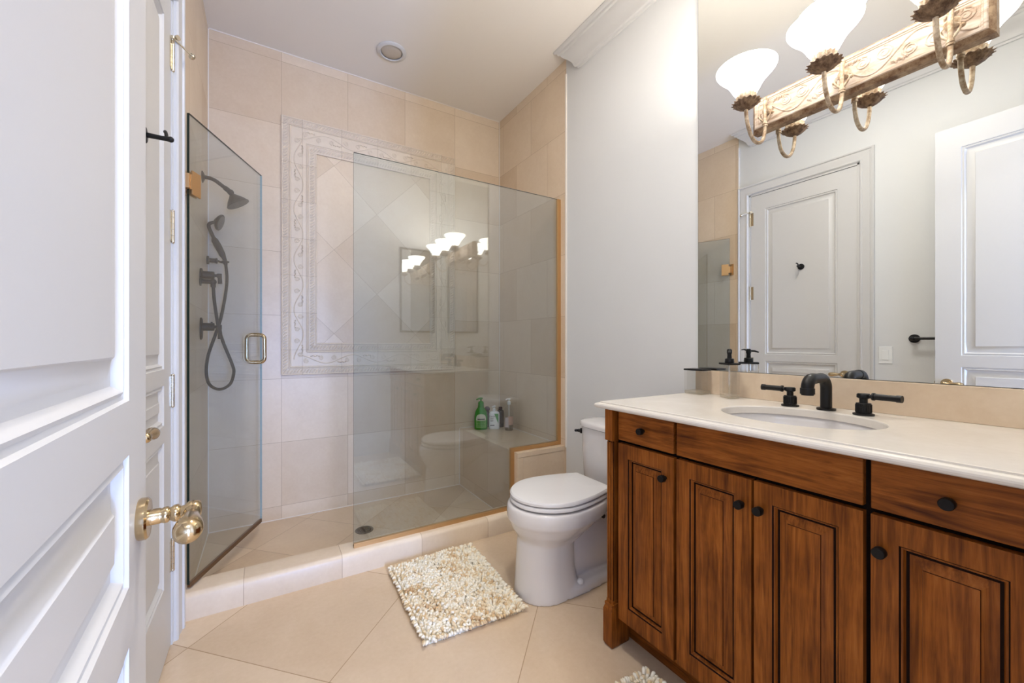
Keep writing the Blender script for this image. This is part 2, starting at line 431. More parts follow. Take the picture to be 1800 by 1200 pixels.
# bench with the low wall that carries the glass
m = MB(); m.box((1.324, YF+.03, 0), (XR, YB, .46)); struct(m.top('shower_bench', M['tile_side'], O0, 0), 'grey-beige stone tiled corner bench at the right end of the shower', 'bench')
m = MB(); m.box((1.324, YF, 0), (1.362, YF+.0295, .4310)); m.box((1.3635, YF+.002, 0), (XR, YF+.0295, .4310)); m.box((1.3235, YF-.001, .4316), (XR, YF+.0295, .462))
struct(m.top("trim_5", M["tile_knee"], O0, 0, .0015))

# crown moulding: right and left wall, end cut on a mitre at the shower
def crown(name, sgn, x, ya, yb, mit):
    prof = [(0, -.137), (.012, -.137), (.016, -.127), (.024, -.124), (.030, -.112), (.033, -.098), (.044, -.080), (.060, -.062), (.074, -.048),
            (.080, -.036), (.090, -.032), (.093, -.020), (.104, -.016), (.109, -.008), (.109, 0), (0, 0)]
    m = MB(); R = []
    for e in (0, 1):
        R.append([(x+sgn*o, (ya if e == 0 else yb+mit*o), ZC+z) for o, z in prof])
    m.loft(R); struct(m.top(name, M['white'], O0, 25))
crown('trim_6', -1, XR, .008, 1.905, 1.25); crown('trim_7', 1, XL, .008, 1.905, 1.25)

# door casings
def casing(name, face, sgn, a0, a1, top, wid, along):
    """moulded frame round an opening a0..a1 on a wall; along = 'y' for the left wall, 'x' for the rear wall"""
    prof = [(0, 0), (0, .008), (.006, .014), (.012, .014), (.014, .010), (.030, .012), (.050, .016), (.058, .017), (.060, .013), (.066, .013), (.070, .022), (.078, .024), (wid, .020), (wid, 0)]
    m = MB(); R = []
    for k in range(4):
        ring = []
        for o, d in prof:
            a, z = [(a0-o, 0), (a0-o, top+o), (a1+o, top+o), (a1+o, 0)][k]
            ring.append((face+sgn*d, a, z) if along == 'y' else (a, face+sgn*d, z))
        R.append(ring)
    m.loft(R); return m
struct(casing('x', XL, 1, DY0-.004, DY1+.004, DZ+.004, .082, 'y').top('trim_8', M['white'], O0, 25))
# jambs
m = MB(); m.box((XL-.12, DY0, 0), (XL-.001, DY0+.012, DZ)); m.box((XL-.12, DY1-.012, 0), (XL-.001, DY1, DZ)); m.box((XL-.12, DY0, DZ-.012), (XL-.001, DY1, DZ))
struct(m.top('trim_9', M['white'], O0, 0))
m = MB(); m.box((RX0-.0, -.13, 0), (RX0+.012, .007, RZ)); m.box((RX1-.012, -.13, 0), (RX1, .007, RZ)); m.box((RX0, -.13, RZ-.012), (RX1, .007, RZ))
struct(m.top('trim_10', M['white'], O0, 0))
# baseboards
def board(name, a, b): struct(MB().box(a, b).top(name, M['white'], O0, 0, .004))
board('baseboard_right', (XR-.016, 1.15, 0), (XR, YF-.002, .12))
board('baseboard_left', (XL, .30, 0), (XL+.016, DY0-.09, .12))

# ------------------------------------------------------------------ white panelled doors
WPROF = [(0, 0), (.002, -.005), (.007, -.006), (.012, -.003), (.016, -.008), (.020, -.013), (.026, -.014), (.030, -.014), (.052, -.006), (.055, -.003), (.058, -.003)]
def lever(door, o, n, hand, length=.078):
    """brass lever: o on the door face, n out of it, hand = direction the grip points"""
    o, n, hand = Vector(o), Vector(n), Vector(hand)
    m = MB(); m.lathe([(.0, 0), (.026, 0), (.0275, .002), (.0275, .009), (.025, .0115), (.013, .012), (.0, .012)], o, n, 32)
    p = m.build('door_lever', M['brass'], door, 40)
    m = MB(); m.lathe([(.0105, .010), (.0105, .022), (.0095, .024), (.0108, .027), (.0108, .031), (.0085, .033), (.0115, .038), (.0115, .042), (.008, .045), (.009, .050), (.0125, .053), (.0135, .058), (.0125, .064), (.009, .068), (.0, .069)], o, n, 20)
    m.build('lever_neck', M['brass'], p, 50)
    c = o+n*.058; pts = []; rr = []
    up = n.cross(hand)
    for t, r, dn in ((.006, .0095, 0), (.014, .010, 0), (.018, .0085, 0), (.022, .0085, 0), (.030, .0105, 0), (.042, .0125, -.001), (.054, .0155, -.002), (.064, .0165, -.003), (.072, .0155, -.003), (.078, .0115, -.002), (.0815, .005, -.002)):
        pts.append(c+hand*t*length/.078+up*0+Vector((0, 0, dn))); rr.append(r)
    m = MB(); m.tube(pts, rr, 20); m.build('lever_grip', M['brass'], p, 60)
    return p
def butt_hinge(door, y, z, x, h=.112):
    m = MB()
    for k in range(5): m.cyl((x+.004, y, z-h/2+k*h/5+.0006), (x+.004, y, z-h/2+(k+1)*h/5-.0006), .0058, 12)
    m.ball((x+.004, y, z+h/2+.002), .0062); m.ball((x+.004, y, z-h/2-.002), .0062)
    m.box((x-.001, y-.026, z-h/2), (x+.0015, y, z+h/2))
    return m.build('hinge', M['nickel'], door, 40)
# closet door, shut, in the left wall
CX = XL-.006; CY0, CY1 = DY0+.014, DY1-.014
def cfr(u, v, d): return (CX+d, CY1-u, .008+v)
cw = CY1-CY0; st = .117
cp = [(st, .26, cw-st, .775), (st, .835, cw-st, .975), (st, 1.032, cw-st, 2.275)]
m = slab_front(MB(), cfr, cw, 2.404, cp, WPROF, .035)
d1 = m.top('door_1', M['white'], (CX, CY1, 0), 30)
struct(d1, 'closed white panelled closet door in the left wall beside the shower', 'door')
hz = [2.215, 1.57, .953, .338]
for q in hz:
    hh = butt_hinge(d1, CY1+.004, q, CX+.001)
    if q == hz[0]:
        # hinge pin door stop on the topmost hinge
        m = MB(); b = Vector((CX+.005, CY1+.004, q+.058)); e = b+Vector((.052, .050, .0))
        m.cyl(b+Vector((0, 0, .0)), b+Vector((0, 0, .012)), .008, 14); m.cyl(b+Vector((0, 0, .008)), e+Vector((0, 0, -.012)), .0035, 10)
        m.lathe([(.0, 0), (.011, 0), (.012, .003), (.012, .007), (.009, .012), (.0, .012)], e+Vector((-.004, -.004, -.014)), (1, 1, -.1), 20)
        m.lathe([(.0, 0), (.009, 0), (.009, .008), (.0, .008)], b+Vector((.014, -.014, .002)), (1, -1, 0), 16)
        m.build('pin_stop', M['nickel'], hh, 40)
lever(d1, (CX, 1.262, .905), (1, 0, 0), (0, 1, 0))

# the open entrance door, leaf almost parallel to the left wall
EDGE = Vector((-.1504, .7675, 0)); LD = Vector((-.05184, .99866, 0)).normalized(); LN = Vector((LD.y, -LD.x, 0))
LW = .748
def lfr(u, v, d): p = EDGE-LD*u+LN*d; return (p.x, p.y, .008+v)
lp = [(.108, .22, LW-.108, .748), (.108, .822, LW-.108, .985), (.108, 1.052, LW-.108, 2.275)]
m = slab_front(MB(), lfr, LW, 2.404, lp, WPROF, .040)
d2 = m.top('door_2', M['white'], EDGE, 30)
struct(d2, 'open white panelled entrance door with a brass lever, nearest the viewer', 'door')
lever(d2, EDGE-LD*.052+Vector((0, 0, .893)), LN, -LD)
m = MB(); c_ = EDGE-LN*.02+Vector((0, 0, .893)); m.obox(c_+LD*.0005, LN, LD, (0, 0, 1), .0125, .0008, .028); m.obox(c_+LD*.004, LN, LD, (0, 0, 1), .006, .004, .009)
m.build('latch_plate', M['nickel'], d2, 30)
m = MB()
for q in (2.2, 1.57, .95, .3): m.cyl(tuple(EDGE-LD*LW+LN*.004+Vector((0, -.003, q-.055))), tuple(EDGE-LD*LW+LN*.004+Vector((0, -.003, q+.055))), .006, 12)
m.build('hinge', M['nickel'], d2, 40)

# ------------------------------------------------------------------ carved border of the shower wall
BX0, BX1, BZ0, BZ1 = .086, 1.276, .930, 2.581; BW = .203
yb = YB-.010
m = MB()
for a, b in (((BX0, yb, BZ0), (BX0+BW, YB, BZ1)), ((BX1-BW, yb, BZ0), (BX1, YB, BZ1)), ((BX0+BW, yb, BZ0), (BX1-BW, YB, BZ0+BW)), ((BX0+BW, yb, BZ1-BW), (BX1-BW, YB, BZ1))): m.box(a, b)
def rect(o): return [(BX0+o, BZ0+o), (BX1-o, BZ0+o), (BX1-o, BZ1-o), (BX0+o, BZ1-o)]
for o, r in ((.003, .005), (.0405, .0036), (.050, .005), (.146, .005), (.1555, .0036), (.199, .005)):
    R = rect(o)
    for j in range(4): m.tube([(R[j][0], yb, R[j][1]), (R[(j+1) % 4][0], yb, R[(j+1) % 4][1])], r, 8)
# roped bands: short slanted ridges
for o in (.0215, .1775):
    R = rect(o)
    for j in range(4):
        (x0, z0), (x1, z1) = R[j], R[(j+1) % 4]; ln = math.hypot(x1-x0, z1-z0); n = int(ln/.0185); ux, uz = (x1-x0)/ln, (z1-z0)/ln
        for i in range(n+1):
            s = ln*i/n; cx, cz = x0+ux*s, z0+uz*s; h = .0125; k = .010
            a = (cx-ux*k+uz*h, yb, cz-uz*k-ux*h); b = (cx+ux*k-uz*h, yb, cz+uz*k+ux*h); q = (cx, yb-.003, cz)
            if j in (1, 3): a, b = (cx+ux*k+uz*h, yb, cz+uz*k-ux*h), (cx-ux*k-uz*h, yb, cz-uz*k+ux*h)
            m.tube([a, q, b], [.003, .0066, .003], 6)
# running vine of the middle band
def vine(mb, P, ln, n, amp, r):
    """P(s, t, out) -> point, s along the band, t across it"""
    wl = ln/n
    for i in range(n):
        s0 = i*wl; f = 1 if i % 2 == 0 else -1
        pts = []
        for k in range(15):
            t = k/14; pts.append((s0+wl*t, f*amp*math.cos(PI*t)))
        mb.tube([P(a, b, 0) for a, b in pts], r, 6)
        for (sc_, fs, sg, R0) in ((s0+wl*.27, -f*amp*.38, 1, amp*.62), (s0+wl*.80, f*amp*.30, -1, amp*.55)):
            sp = []
            for k in range(22):
                t = k/21; rad = R0*(1-.8*t); an = sg*f*(t*2.0*2*PI)+PI*.5
                sp.append(P(sc_+rad*math.cos(an), fs+rad*math.sin(an), 0))
            mb.tube(sp, [r*.85*(1-.5*k/21) for k in range(22)], 6)
        for q in range(5):
            s_ = s0+wl*(.42+.07*q); t_ = f*amp*(.55+.12*(q % 2))
            mb.tube([P(s_, t_, 0), P(s_+wl*.025, t_+f*amp*.175, .001), P(s_+wl*.05, t_+f*amp*.35, 0)], [.001, r*1.4, .001], 6)
R = rect(.098)
for j in range(4):
    (x0, z0), (x1, z1) = R[j], R[(j+1) % 4]; ln = math.hypot(x1-x0, z1-z0); ux, uz = (x1-x0)/ln, (z1-z0)/ln
    P = lambda s, t, o, x0=x0, z0=z0, ux=ux, uz=uz: (x0+ux*s-uz*t, yb-o, z0+uz*s+ux*t)
    vine(m, P, ln, max(4, round(ln/.155)), .027, .0042)
bd = m.top('trim_11', M['relief'], (BX0, YB, BZ0), 50); struct(bd, 'carved cream stone border with rope and scroll relief on the shower wall', 'border')
struct(MB().box((BX0+BW, YB-.004, BZ0+BW), (BX1-BW, YB, BZ1-BW)).top('trim_12', M['tile_diag'], O0, 0))

# ================================================================== SHOWER
# fixed glass panel with its channel
px0, px1, ztop, zst = .379, XR-.001, 2.087, .487
sp_ = thing('shower_screen', (px0, YG, ZCURB), 'large fixed clear glass shower panel notched over the bench', 'glass panel')
def glass_solid(mb, poly, y0, y1):
    n = len(poly); mb.mat(M['glass'])
    mb.add([(x, y0, z) for x, z in poly], [tuple(range(n))]); mb.add([(x, y1, z) for x, z in poly], [tuple(range(n))])
    mb.mat(M['glass_edge'])
    for i in range(n):
        (xa, za), (xb, zb) = poly[i], poly[(i+1) % n]; mb.add([(xa, y0, za), (xb, y0, zb), (xb, y1, zb), (xa, y1, za)], [(0, 1, 2, 3)])
m = MB(); glass_solid(m, [(px0, ZCURB+.008), (1.318, ZCURB+.008), (1.318, zst-.004), (px1-.008, zst-.004), (px1-.008, ztop), (px0, ztop)], YG-.005, YG+.005)
m.build('glass_pane', None, sp_, 0)
m = MB(); ch = .026
m.box((px0, YG-.009, ZCURB), (1.324, YG+.009, ZCURB+.022)); m.box((1.324-ch, YG-.009, ZCURB+.022), (1.324, YG+.009, .462))
m.box((1.324-ch, YG-.009, .462), (XR, YG+.009, .462+.024)); m.box((XR-ch, YG-.009, .486), (XR, YG+.009, ztop))
m.build('channel', M['gold'], sp_, 0, .0012)
# swinging glass door
HP = Vector((-.277, 2.098, 0)); FE = Vector((-.0225, 2.672, 0)); dd = (FE-HP).normalized(); dn = Vector((dd.y, -dd.x, 0)); dw = (FE-HP).length
sd = thing('shower_door', (HP.x, HP.y, ZCURB), 'frameless glass shower door swung inwards on gold hinges', 'glass door')
m = MB(); z0, z1 = ZCURB+.022, 2.087; q = [(HP, z0), (FE, z0), (FE, z1), (HP, z1)]
m.mat(M['glass'])
for s in (-1, 1): m.add([tuple(p+dn*.005*s+Vector((0, 0, z))) for p, z in q], [(0, 1, 2, 3)])
m.mat(M['glass_edge'])
for i in range(4):
    (pa, za), (pb, zb) = q[i], q[(i+1) % 4]; m.mat(M['glass_edge_lit' if i == 1 else 'glass_edge']); m.add([tuple(pa-dn*.005+Vector((0,0,za))), tuple(pb-dn*.005+Vector((0,0,zb))), tuple(pb+dn*.005+Vector((0,0,zb))), tuple(pa+dn*.005+Vector((0,0,za)))], [(0, 1, 2, 3)])
m.build('glass_pane', None, sd, 0)
m = MB(); m.obox((HP+FE)/2+Vector((0, 0, z0-.005)), dd, dn, (0, 0, 1), dw/2-.004, .007, .010); m.build('bottom_sweep', M['sweep'], sd, 0, .002)
for zc in (1.803, .405):
    m = MB(); zz = Vector((0, 0, zc)); h = .050
    for s in (-1, 1): m.obox(HP+dd*.037+dn*.0085*s+zz, dd, dn, (0, 0, 1), .028, .0035, h)
    m.obox(HP+dd*.006+zz, dd, dn, (0, 0, 1), .008, .012, h*.62)
    g = m.build('hinge', M['gold'], sd, 0, .0015)
    m = MB(); m.box((XT+.0006, HP.y-.028, zc-h), (XT+.005, HP.y+.040, zc+h)); m.box((XT+.0006, HP.y-.016, zc-h*.6), (HP.x+.006, HP.y+.014, zc+h*.6))
    for s in (-1, 1): m.cyl((XT+.005, HP.y+.030, zc+s*h*.7), (XT+.0065, HP.y+.030, zc+s*h*.7), .005, 12)
    m.build('wall_plate', M['gold'], g, 30, .0012)
m = MB(); c0 = HP+dd*(dw-.062)+Vector((0, 0, 1.103)); hz_, hw_, r_ = .076, .047, .024; pts = []
for (sx, szz, a0) in ((1, 1, 0), (-1, 1, PI/2), (-1, -1, PI), (1, -1, 1.5*PI)):
    cc = c0+dn*(hw_-r_)*sx+Vector((0, 0, (hz_-r_)*szz)); pts += arc(cc, r_, a0, a0+PI/2, 6, dn, (0, 0, 1))
m.tube(pts, .0096, 12, closed=True)
for s in (-1, 1):
    for t in (-1, 1): m.cyl(c0+dn*.005*t+Vector((0, 0, s*hz_)), c0+dn*.013*t+Vector((0, 0, s*hz_)), .0108, 14)
m.build('pull_handle', M['brass'], sd, 60)

# shower arm and head
BK = M['black']
t = thing('overhead_shower', (XT, 2.66, 2.02), 'black bell shaped shower head on a bent wall arm', 'shower head')
m = MB(); m.lathe([(0, 0), (.031, 0), (.031, .003), (.022, .008), (.012, .012), (0, .012)], (XT, 2.66, 2.020), (1, 0, 0), 24); m.build('wall_flange', BK, t)
ap = smooth_path([(XT, 2.66, 2.020), (-.262, 2.66, 2.020), (-.236, 2.66, 2.012), (-.212, 2.66, 1.996), (-.182, 2.66, 1.974)], 6)
m = MB(); m.tube(ap, .0098, 14); m.build('shower_arm', BK, t)
ax = Vector((.5, 0, -.86)).normalized(); hb = Vector((-.166, 2.66, 1.961))
m = MB(); m.cyl((-.192, 2.66, 1.981), (-.170, 2.66, 1.965), .0135, 14); m.ball(hb, .0165)
m.lathe([(0, .006), (.012, .006), (.013, .014), (.019, .020), (.024, .026), (.036, .038), (.048, .052), (.053, .062), (.058, .066), (.058, .071), (.0, .0715)], hb, ax, 32)
hd = m.build('head', BK, t, 40)
m = MB(); fc = hb+ax*.0716; e1 = ax.orthogonal().normalized(); e2 = ax.cross(e1)
for R_, n_ in ((.012, 6), (.024, 12), (.036, 18), (.047, 24)):
    for i in range(n_): p = fc+(e1*math.cos(2*PI*i/n_)+e2*math.sin(2*PI*i/n_))*R_; m.cyl(p, p+ax*.0016, .0016, 6)
m.build('spray_face', M['steel'], hd, 0)

# hand shower resting in its bracket, with the hose
t = thing('hand_shower', (-.202, 2.83, 1.606), 'black hand shower with a long looped hose resting in its bracket', 'hand shower')
m = MB(); m.tube([(-.200, 2.83, 1.590), (-.206, 2.83, 1.622), (-.210, 2.83, 1.632)], [.010, .011, .012], 14)
m.tube([(-.210, 2.83, 1.632), (-.216, 2.83, 1.645), (-.222, 2.83, 1.660), (-.238, 2.83, 1.695), (-.252, 2.83, 1.725), (-.257, 2.83, 1.737)], [.012, .0165, .0165, .0185, .017, .011], 16)
m.tube(smooth_path([(-.257, 2.83, 1.737), (-.268, 2.83, 1.765), (-.279, 2.83, 1.795), (-.2785, 2.83, 1.813), (-.266, 2.83, 1.823), (-.248, 2.83, 1.828)], 5), .0092, 12)
g = m.build('grip', BK, t, 60)
ax = Vector((.92, -.20, -.33)).normalized(); fc = Vector((-.236, 2.826, 1.832))
m = MB(); m.lathe([(0, -.020), (.012, -.018), (.024, -.010), (.040, 0), (.046, .006), (.047, .013), (.044, .015), (.0, .015)], fc, ax, 32); hd = m.build('head', BK, t, 40)
m = MB(); e1 = ax.orthogonal().normalized(); e2 = ax.cross(e1)
for R_, n_ in ((.009, 6), (.018, 12), (.027, 18), (.036, 22)):
    for i in range(n_): p = fc+ax*.0148+(e1*math.cos(2*PI*i/n_)+e2*math.sin(2*PI*i/n_))*R_; m.cyl(p, p+ax*.002, .0021, 6)
m.build('spray_face', M['greyp'], hd, 0)
hose = [(-.235, 2.57, 1.425), (-.229, 2.555, 1.348), (-.213, 2.545, 1.23), (-.193, 2.56, 1.141), (-.154, 2.58, 1.02), (-.148, 2.6, .973), (-.167, 2.63, .91), (-.215, 2.66, .882), (-.262, 2.69, .907),
        (-.278, 2.7, .972), (-.269, 2.69, 1.065), (-.237, 2.675, 1.173), (-.213, 2.69, 1.267), (-.196, 2.74, 1.398), (-.191, 2.79, 1.502), (-.200, 2.83, 1.592)]
m = MB(); m.tube(smooth_path(hose, 8), .0078, 10)
m.build('hose', BK, t, 60)
t = thing('hand_shower_bracket', (XT, 2.86, 1.612), 'small black wall bracket holding the hand shower', 'bracket')
m = MB(); m.lathe([(0, 0), (.024, 0), (.024, .010), (.013, .012), (.013, .040), (.016, .042), (.016, .050), (.008, .052), (0, .052)], (XT, 2.86, 1.612), (1, 0, 0), 24); m.build('wall_flange', BK, t)
m = MB(); m.tube([(-.241, 2.86, 1.612), (-.225, 2.855, 1.606), (-.212, 2.845, 1.603)], .006, 10)
m.tube([Vector((-.202, 2.83, 1.606))+Vector((math.cos(a)*.0155, math.sin(a)*.0155, 0)) for a in [2*PI*i/20 for i in range(20)]], .0045, 8, closed=True)
m.build('cradle', BK, t, 60)
def valve(name, z, rz, label):
    t = thing(name, (XT, 2.59, z), label, 'shower valve'); o = (XT, 2.59, z)
    m = MB()
    if rz: m.loft([[(XT+d, 2.59+r*.030*math.cos(2*PI*k/28), z-.010+r*.058*math.sin(2*PI*k/28)) for k in range(28)] for d, r in ((0, 1), (.006, 1), (.010, .86))])
    else: m.lathe([(0, 0), (.034, 0), (.034, .008), (.028, .011), (0, .011)], o, (1, 0, 0), 28)
    m.build('wall_plate', BK, t, 40)
    m = MB(); m.lathe([(0, .008), (.0205, .008), (.0205, .058), (.018, .060), (.008, .061), (.008, .078), (0, .078)], o, (1, 0, 0), 20)
    if rz: m.box((-.248, 2.587, z+.018), (-.240, 2.593, z+.026))
    m.build('valve_body', BK, t, 40)
    m = MB(); cx = XT+.082
    m.cyl((cx-.010, 2.59, z), (cx+.010, 2.59, z), .0125, 16); dz = -.064 if rz else -.042
    m.tube([(cx, 2.59, z), (cx+.002, 2.59, z+dz*.5), (cx+.002, 2.59, z+dz)], [.008, .0095, .0105], 14); m.build('valve_handle', BK, t, 40)
    return t
v1 = valve('diverter_valve', 1.488, False, 'black wall diverter valve the shower hose leaves from')
m = MB(); m.lathe([(0, 0), (.024, 0), (.024, .006), (.012, .008), (.012, .052), (0, .052)], (XT, 2.57, 1.452), (1, 0, 0), 18); m.ball((-.236, 2.57, 1.452), .016); m.cyl((-.236, 2.57, 1.448), (-.2355, 2.57, 1.424), .0115, 14); m.build('hose_outlet', BK, v1, 40)
valve('mixing_valve', 1.218, True, 'black lower shower valve with an oval wall plate')

# floor drain
t = thing('shower_drain', (.508, 2.488, .015), 'round dark metal drain grate in the shower floor', 'drain')
m = MB(); m.lathe([(.040, 0), (.052, 0), (.052, .0035), (.048, .004), (.040, .002)], (.508, 2.488, .0151), (0, 0, 1), 32, cap=False); m.build('rim', M['steel'], t)
m = MB(); m.lathe([(0, 0), (.046, 0), (.046, .001), (0, .001)], (.508, 2.488, .0152), (0, 0, 1), 24)
g = m.build('grate', M['hole'], t)
m = MB()
for R_, n_ in ((.010, 6), (.021, 12), (.032, 18), (.041, 24)):
    for i in range(n_):
        a = 2*PI*i/n_; b = 2*PI*(i+.62)/n_
        m.tube([(.508+R_*math.cos(a+(b-a)*k/3), 2.488+R_*math.sin(a+(b-a)*k/3), .0168) for k in range(4)], .0022, 5)
m.build('grate_web', M['steel'], g, 0)

# round unlit ceiling fitting above the shower
t = thing('ceiling_light', (.69, 2.557, ZC), 'round white unlit recessed light in the shower ceiling', 'light')
m = MB(); m.lathe([(.066, -.0005), (.090, -.0005), (.092, -.004), (.088, -.008), (.070, -.011), (.066, -.007)], (.69, 2.557, ZC), (0, 0, 1), 48, cap=False); m.build('trim_ring', M['white'], t)
m = MB(); m.lathe([(0, -.010), (.030, -.0095), (.058, -.006), (.066, -.001), (0, -.001)], (.69, 2.557, ZC), (0, 0, 1), 40); m.build('lens', M['greyp'], t)

# bottles on the bench
BZ = .460
def superring(c, a, b, z, n=28, e=2.0, rot=0):
    out = []
    for k in range(n):
        t_ = 2*PI*k/n; ct, st_ = math.cos(t_), math.sin(t_); x = a*math.copysign(abs(ct)**(2/e), ct); y = b*math.copysign(abs(st_)**(2/e), st_)
        out.append((c[0]+x*math.cos(rot)-y*math.sin(rot), c[1]+x*math.sin(rot)+y*math.cos(rot), z))
    return out
def pump(t, c, z, r, mat, d, ln, neck=.018):
    """pump head: collar, stem and spout pointing along d"""
    c = Vector((c[0], c[1], z)); d = Vector(d).normalized()
    m = MB(); m.lathe([(0, 0), (r, 0), (r, neck), (r*.55, neck+.003), (r*.32, neck+.004), (r*.32, neck+.018), (0, neck+.018)], c, (0, 0, 1), 20)
    k = c+Vector((0, 0, neck+.020)); m.tube([k-d*r*.8, k, k+d*ln*.6, k+d*ln+Vector((0, 0, -.006))], [r*.5, r*.55, r*.42, r*.28], 10)
    return m.build('pump', mat, t, 50)
def curved_label(t, name, c, a, b, z0, z1, rot, half, mat, e=2.0, off=.0006, top=None):
    """label hugging the outline, half = half angle round direction rot"""
    m = MB(); n = 12; lo, hi = [], []
    for k in range(n+1):
        w_ = -half+2*half*k/n; ct, st_ = math.cos(w_), math.sin(w_)
        x = (a+off)*math.copysign(abs(ct)**(2/e), ct); y = (b+off)*math.copysign(abs(st_)**(2/e), st_)
        p = (c[0]+x*math.cos(rot)-y*math.sin(rot), c[1]+x*math.sin(rot)+y*math.cos(rot)); u = k/n*2-1
        zt = z1 if top is None else z0+(z1-z0)*top(u)
        lo.append((p[0], p[1], z0)); hi.append((p[0], p[1], zt))
    m.loft([lo, hi], cap=False, closed=False)
    return m.build(name, mat, t, 60)
FR = -2.02    # the side of the bottles that looks towards the room
c = (1.455, 2.800)
t = thing('pump_bottle', (c[0], c[1], BZ), 'green pump bottle on the shower bench, tallest and nearest the back wall', 'bottle', 'bottles on the shower bench')
m = MB(); m.loft([superring(c, a, b, BZ+z, rot=FR+PI/2) for z, a, b in ((0, .046, .034), (.003, .050, .037), (.012, .051, .038), (.07, .052, .038), (.105, .051, .037), (.135, .045, .034), (.155, .036, .029), (.168, .027, .025), (.172, .024, .024))]); m.build('bottle_body', M['green'], t, 50)
m = MB(); m.lathe([(0, 0), (.023, 0), (.024, .004), (.024, .012), (.022, .013), (.0225, .034), (.018, .044), (.008, .048), (.006, .049), (.006, .062), (0, .062)], (c[0], c[1], BZ+.172), (0, 0, 1), 22)
k = Vector((c[0], c[1], BZ+.240)); d_ = Vector((-.9, -.1, 0)).normalized(); m.tube([k-d_*.014, k, k+d_*.02, k+d_*.042+Vector((0, 0, -.006))], [.006, .009, .006, .004], 10); m.build('pump', M['green'], t, 50)
curved_label(t, 'label', c, .038, .052, BZ+.016, BZ+.088, FR, .80, M['greenl'])
curved_label(t, 'label', c, .0385, .0525, BZ+.074, BZ+.124, FR, .80, M['cream'], off=.0012, top=lambda u: .35+.65*math.sqrt(max(0, 1-u*u)))
for q, wd in ((.066, .60), (.058, .60), (.048, .45), (.042, .50), (.030, .55)):
    curved_label(t, 'print', c, .0385, .0525, BZ+q, BZ+q+.0035, FR, wd, M['green'], off=.0016)
curved_label(t, 'print', c, .0385, .0525, BZ+.080, BZ+.088, FR, .55, M['ink'], off=.0022)
c = (1.548, 2.752)
t = thing('pump_bottle', (c[0], c[1], BZ), 'white pump bottle with a green triangle label, middle of the shower bottles', 'bottle', 'bottles on the shower bench')
m = MB(); rot = FR+PI/2; m.loft([superring(c, a, b, BZ+z, 32, 3.2, rot) for z, a, b in ((0, .036, .020), (.004, .041, .024), (.015, .042, .025), (.115, .042, .025), (.128, .039, .023), (.136, .031, .019), (.140, .016, .014))]); m.build('bottle_body', M['whitep'], t, 50)
pump(t, c, BZ+.139, .0135, M['whitep'], (-.95, -.25, 0), .026)
fn = Vector((math.cos(FR), math.sin(FR), 0)); fu = Vector((-fn.y, fn.x, 0)); fo = Vector((c[0], c[1], BZ))+fn*.0256
P3 = lambda u, v, d=0: tuple(fo+fu*u+Vector((0, 0, v))+fn*d)
m = MB(); m.add([P3(-.002, .124), P3(.030, .124), P3(.030, .045)], [(0, 1, 2)]); m.build('triangle_print', M['green2'], t, 0)
text('lettering', 'CeraVe', .019, P3(-.014, .103, .0006), (PI/2, 0, FR+PI/2), M['ink'], t)
m = MB()
for v, a, b in ((.088, -.032, -.004), (.083, -.032, -.008), (.074, -.032, -.010), (.069, -.032, -.006), (.064, -.032, -.012)): m.add([P3(a, v), P3(b, v), P3(b, v+.0022), P3(a, v+.0022)], [(0, 1, 2, 3)])
m.build('print', M['ink'], t, 0); m = MB(); m.add([P3(-.034, .030), P3(.000, .030), P3(.000, .037), P3(-.034, .037)], [(0, 1, 2, 3)]); m.build('print', M['ink'], t, 0)
c = (1.622, 2.652)
t = thing('pump_bottle', (c[0], c[1], BZ), 'clear pump bottle with white pump and peach label, nearest the bench front', 'bottle', 'bottles on the shower bench')
m = MB(); m.lathe([(0, .0), (.031, 0), (.034, .004), (.034, .172), (.032, .182), (.022, .192), (.014, .196), (.014, .200), (0, .200)], (c[0], c[1], BZ), (0, 0, 1), 28); m.build('bottle_body', M['clear'], t, 50)
m = MB(); m.lathe([(0, .004), (.0315, .004), (.0315, .098), (0, .098)], (c[0], c[1], BZ), (0, 0, 1), 24); m.build('liquid', M['liquid'], t, 50)
m = MB(); m.tube([(c[0], c[1], BZ+.01), (c[0], c[1], BZ+.198)], .003, 8); m.build('dip_tube', M['whitep'], t, 50)
pump(t, c, BZ+.200, .0135, M['whitep'], (-.9, .1, 0), .028, .022)
curved_label(t, 'label', c, .034, .034, BZ+.046, BZ+.112, FR+.35, .75, M['pink'], off=.0008)
curved_label(t, 'label', c, .034, .034, BZ+.028, BZ+.104, FR-.75, .55, M['lilac'], off=.0014)
# dark little bottles half hidden behind
c = (1.540, 2.855)
t = thing('small_bottle', (c[0], c[1], BZ), 'dark purple round-capped bottle half hidden between the green and white bottles', 'bottle')
m = MB(); m.lathe([(0, 0), (.024, 0), (.026, .004), (.026, .105), (.022, .118), (.012, .124), (0, .124)], (c[0], c[1], BZ), (0, 0, 1), 22); m.build('bottle_body', plain('dark_plum', L(52, 40, 50), .25), t, 50)
m = MB(); m.ball((c[0], c[1], BZ+.142), .023, 16, 10); m.build('cap', plain('plum_cap', L(70, 48, 66), .2), t, 60)
c = (1.632, 2.800)
t = thing('small_bottle', (c[0], c[1], BZ), 'dark brown bottle half hidden behind the white pump bottle', 'bottle')
m = MB(); m.lathe([(0, 0), (.026, 0), (.028, .004), (.028, .122), (.024, .134), (.012, .140), (0, .140)], (c[0], c[1], BZ), (0, 0, 1), 22); m.build('bottle_body', plain('dark_brown_plastic', L(38, 30, 26), .25), t, 50)
m = MB(); m.lathe([(0, 0), (.015, 0), (.015, .020), (0, .020)], (c[0], c[1], BZ+.140), (0, 0, 1), 20); m.build('cap', plain('mauve_cap', L(120, 100, 96), .4), t, 50)

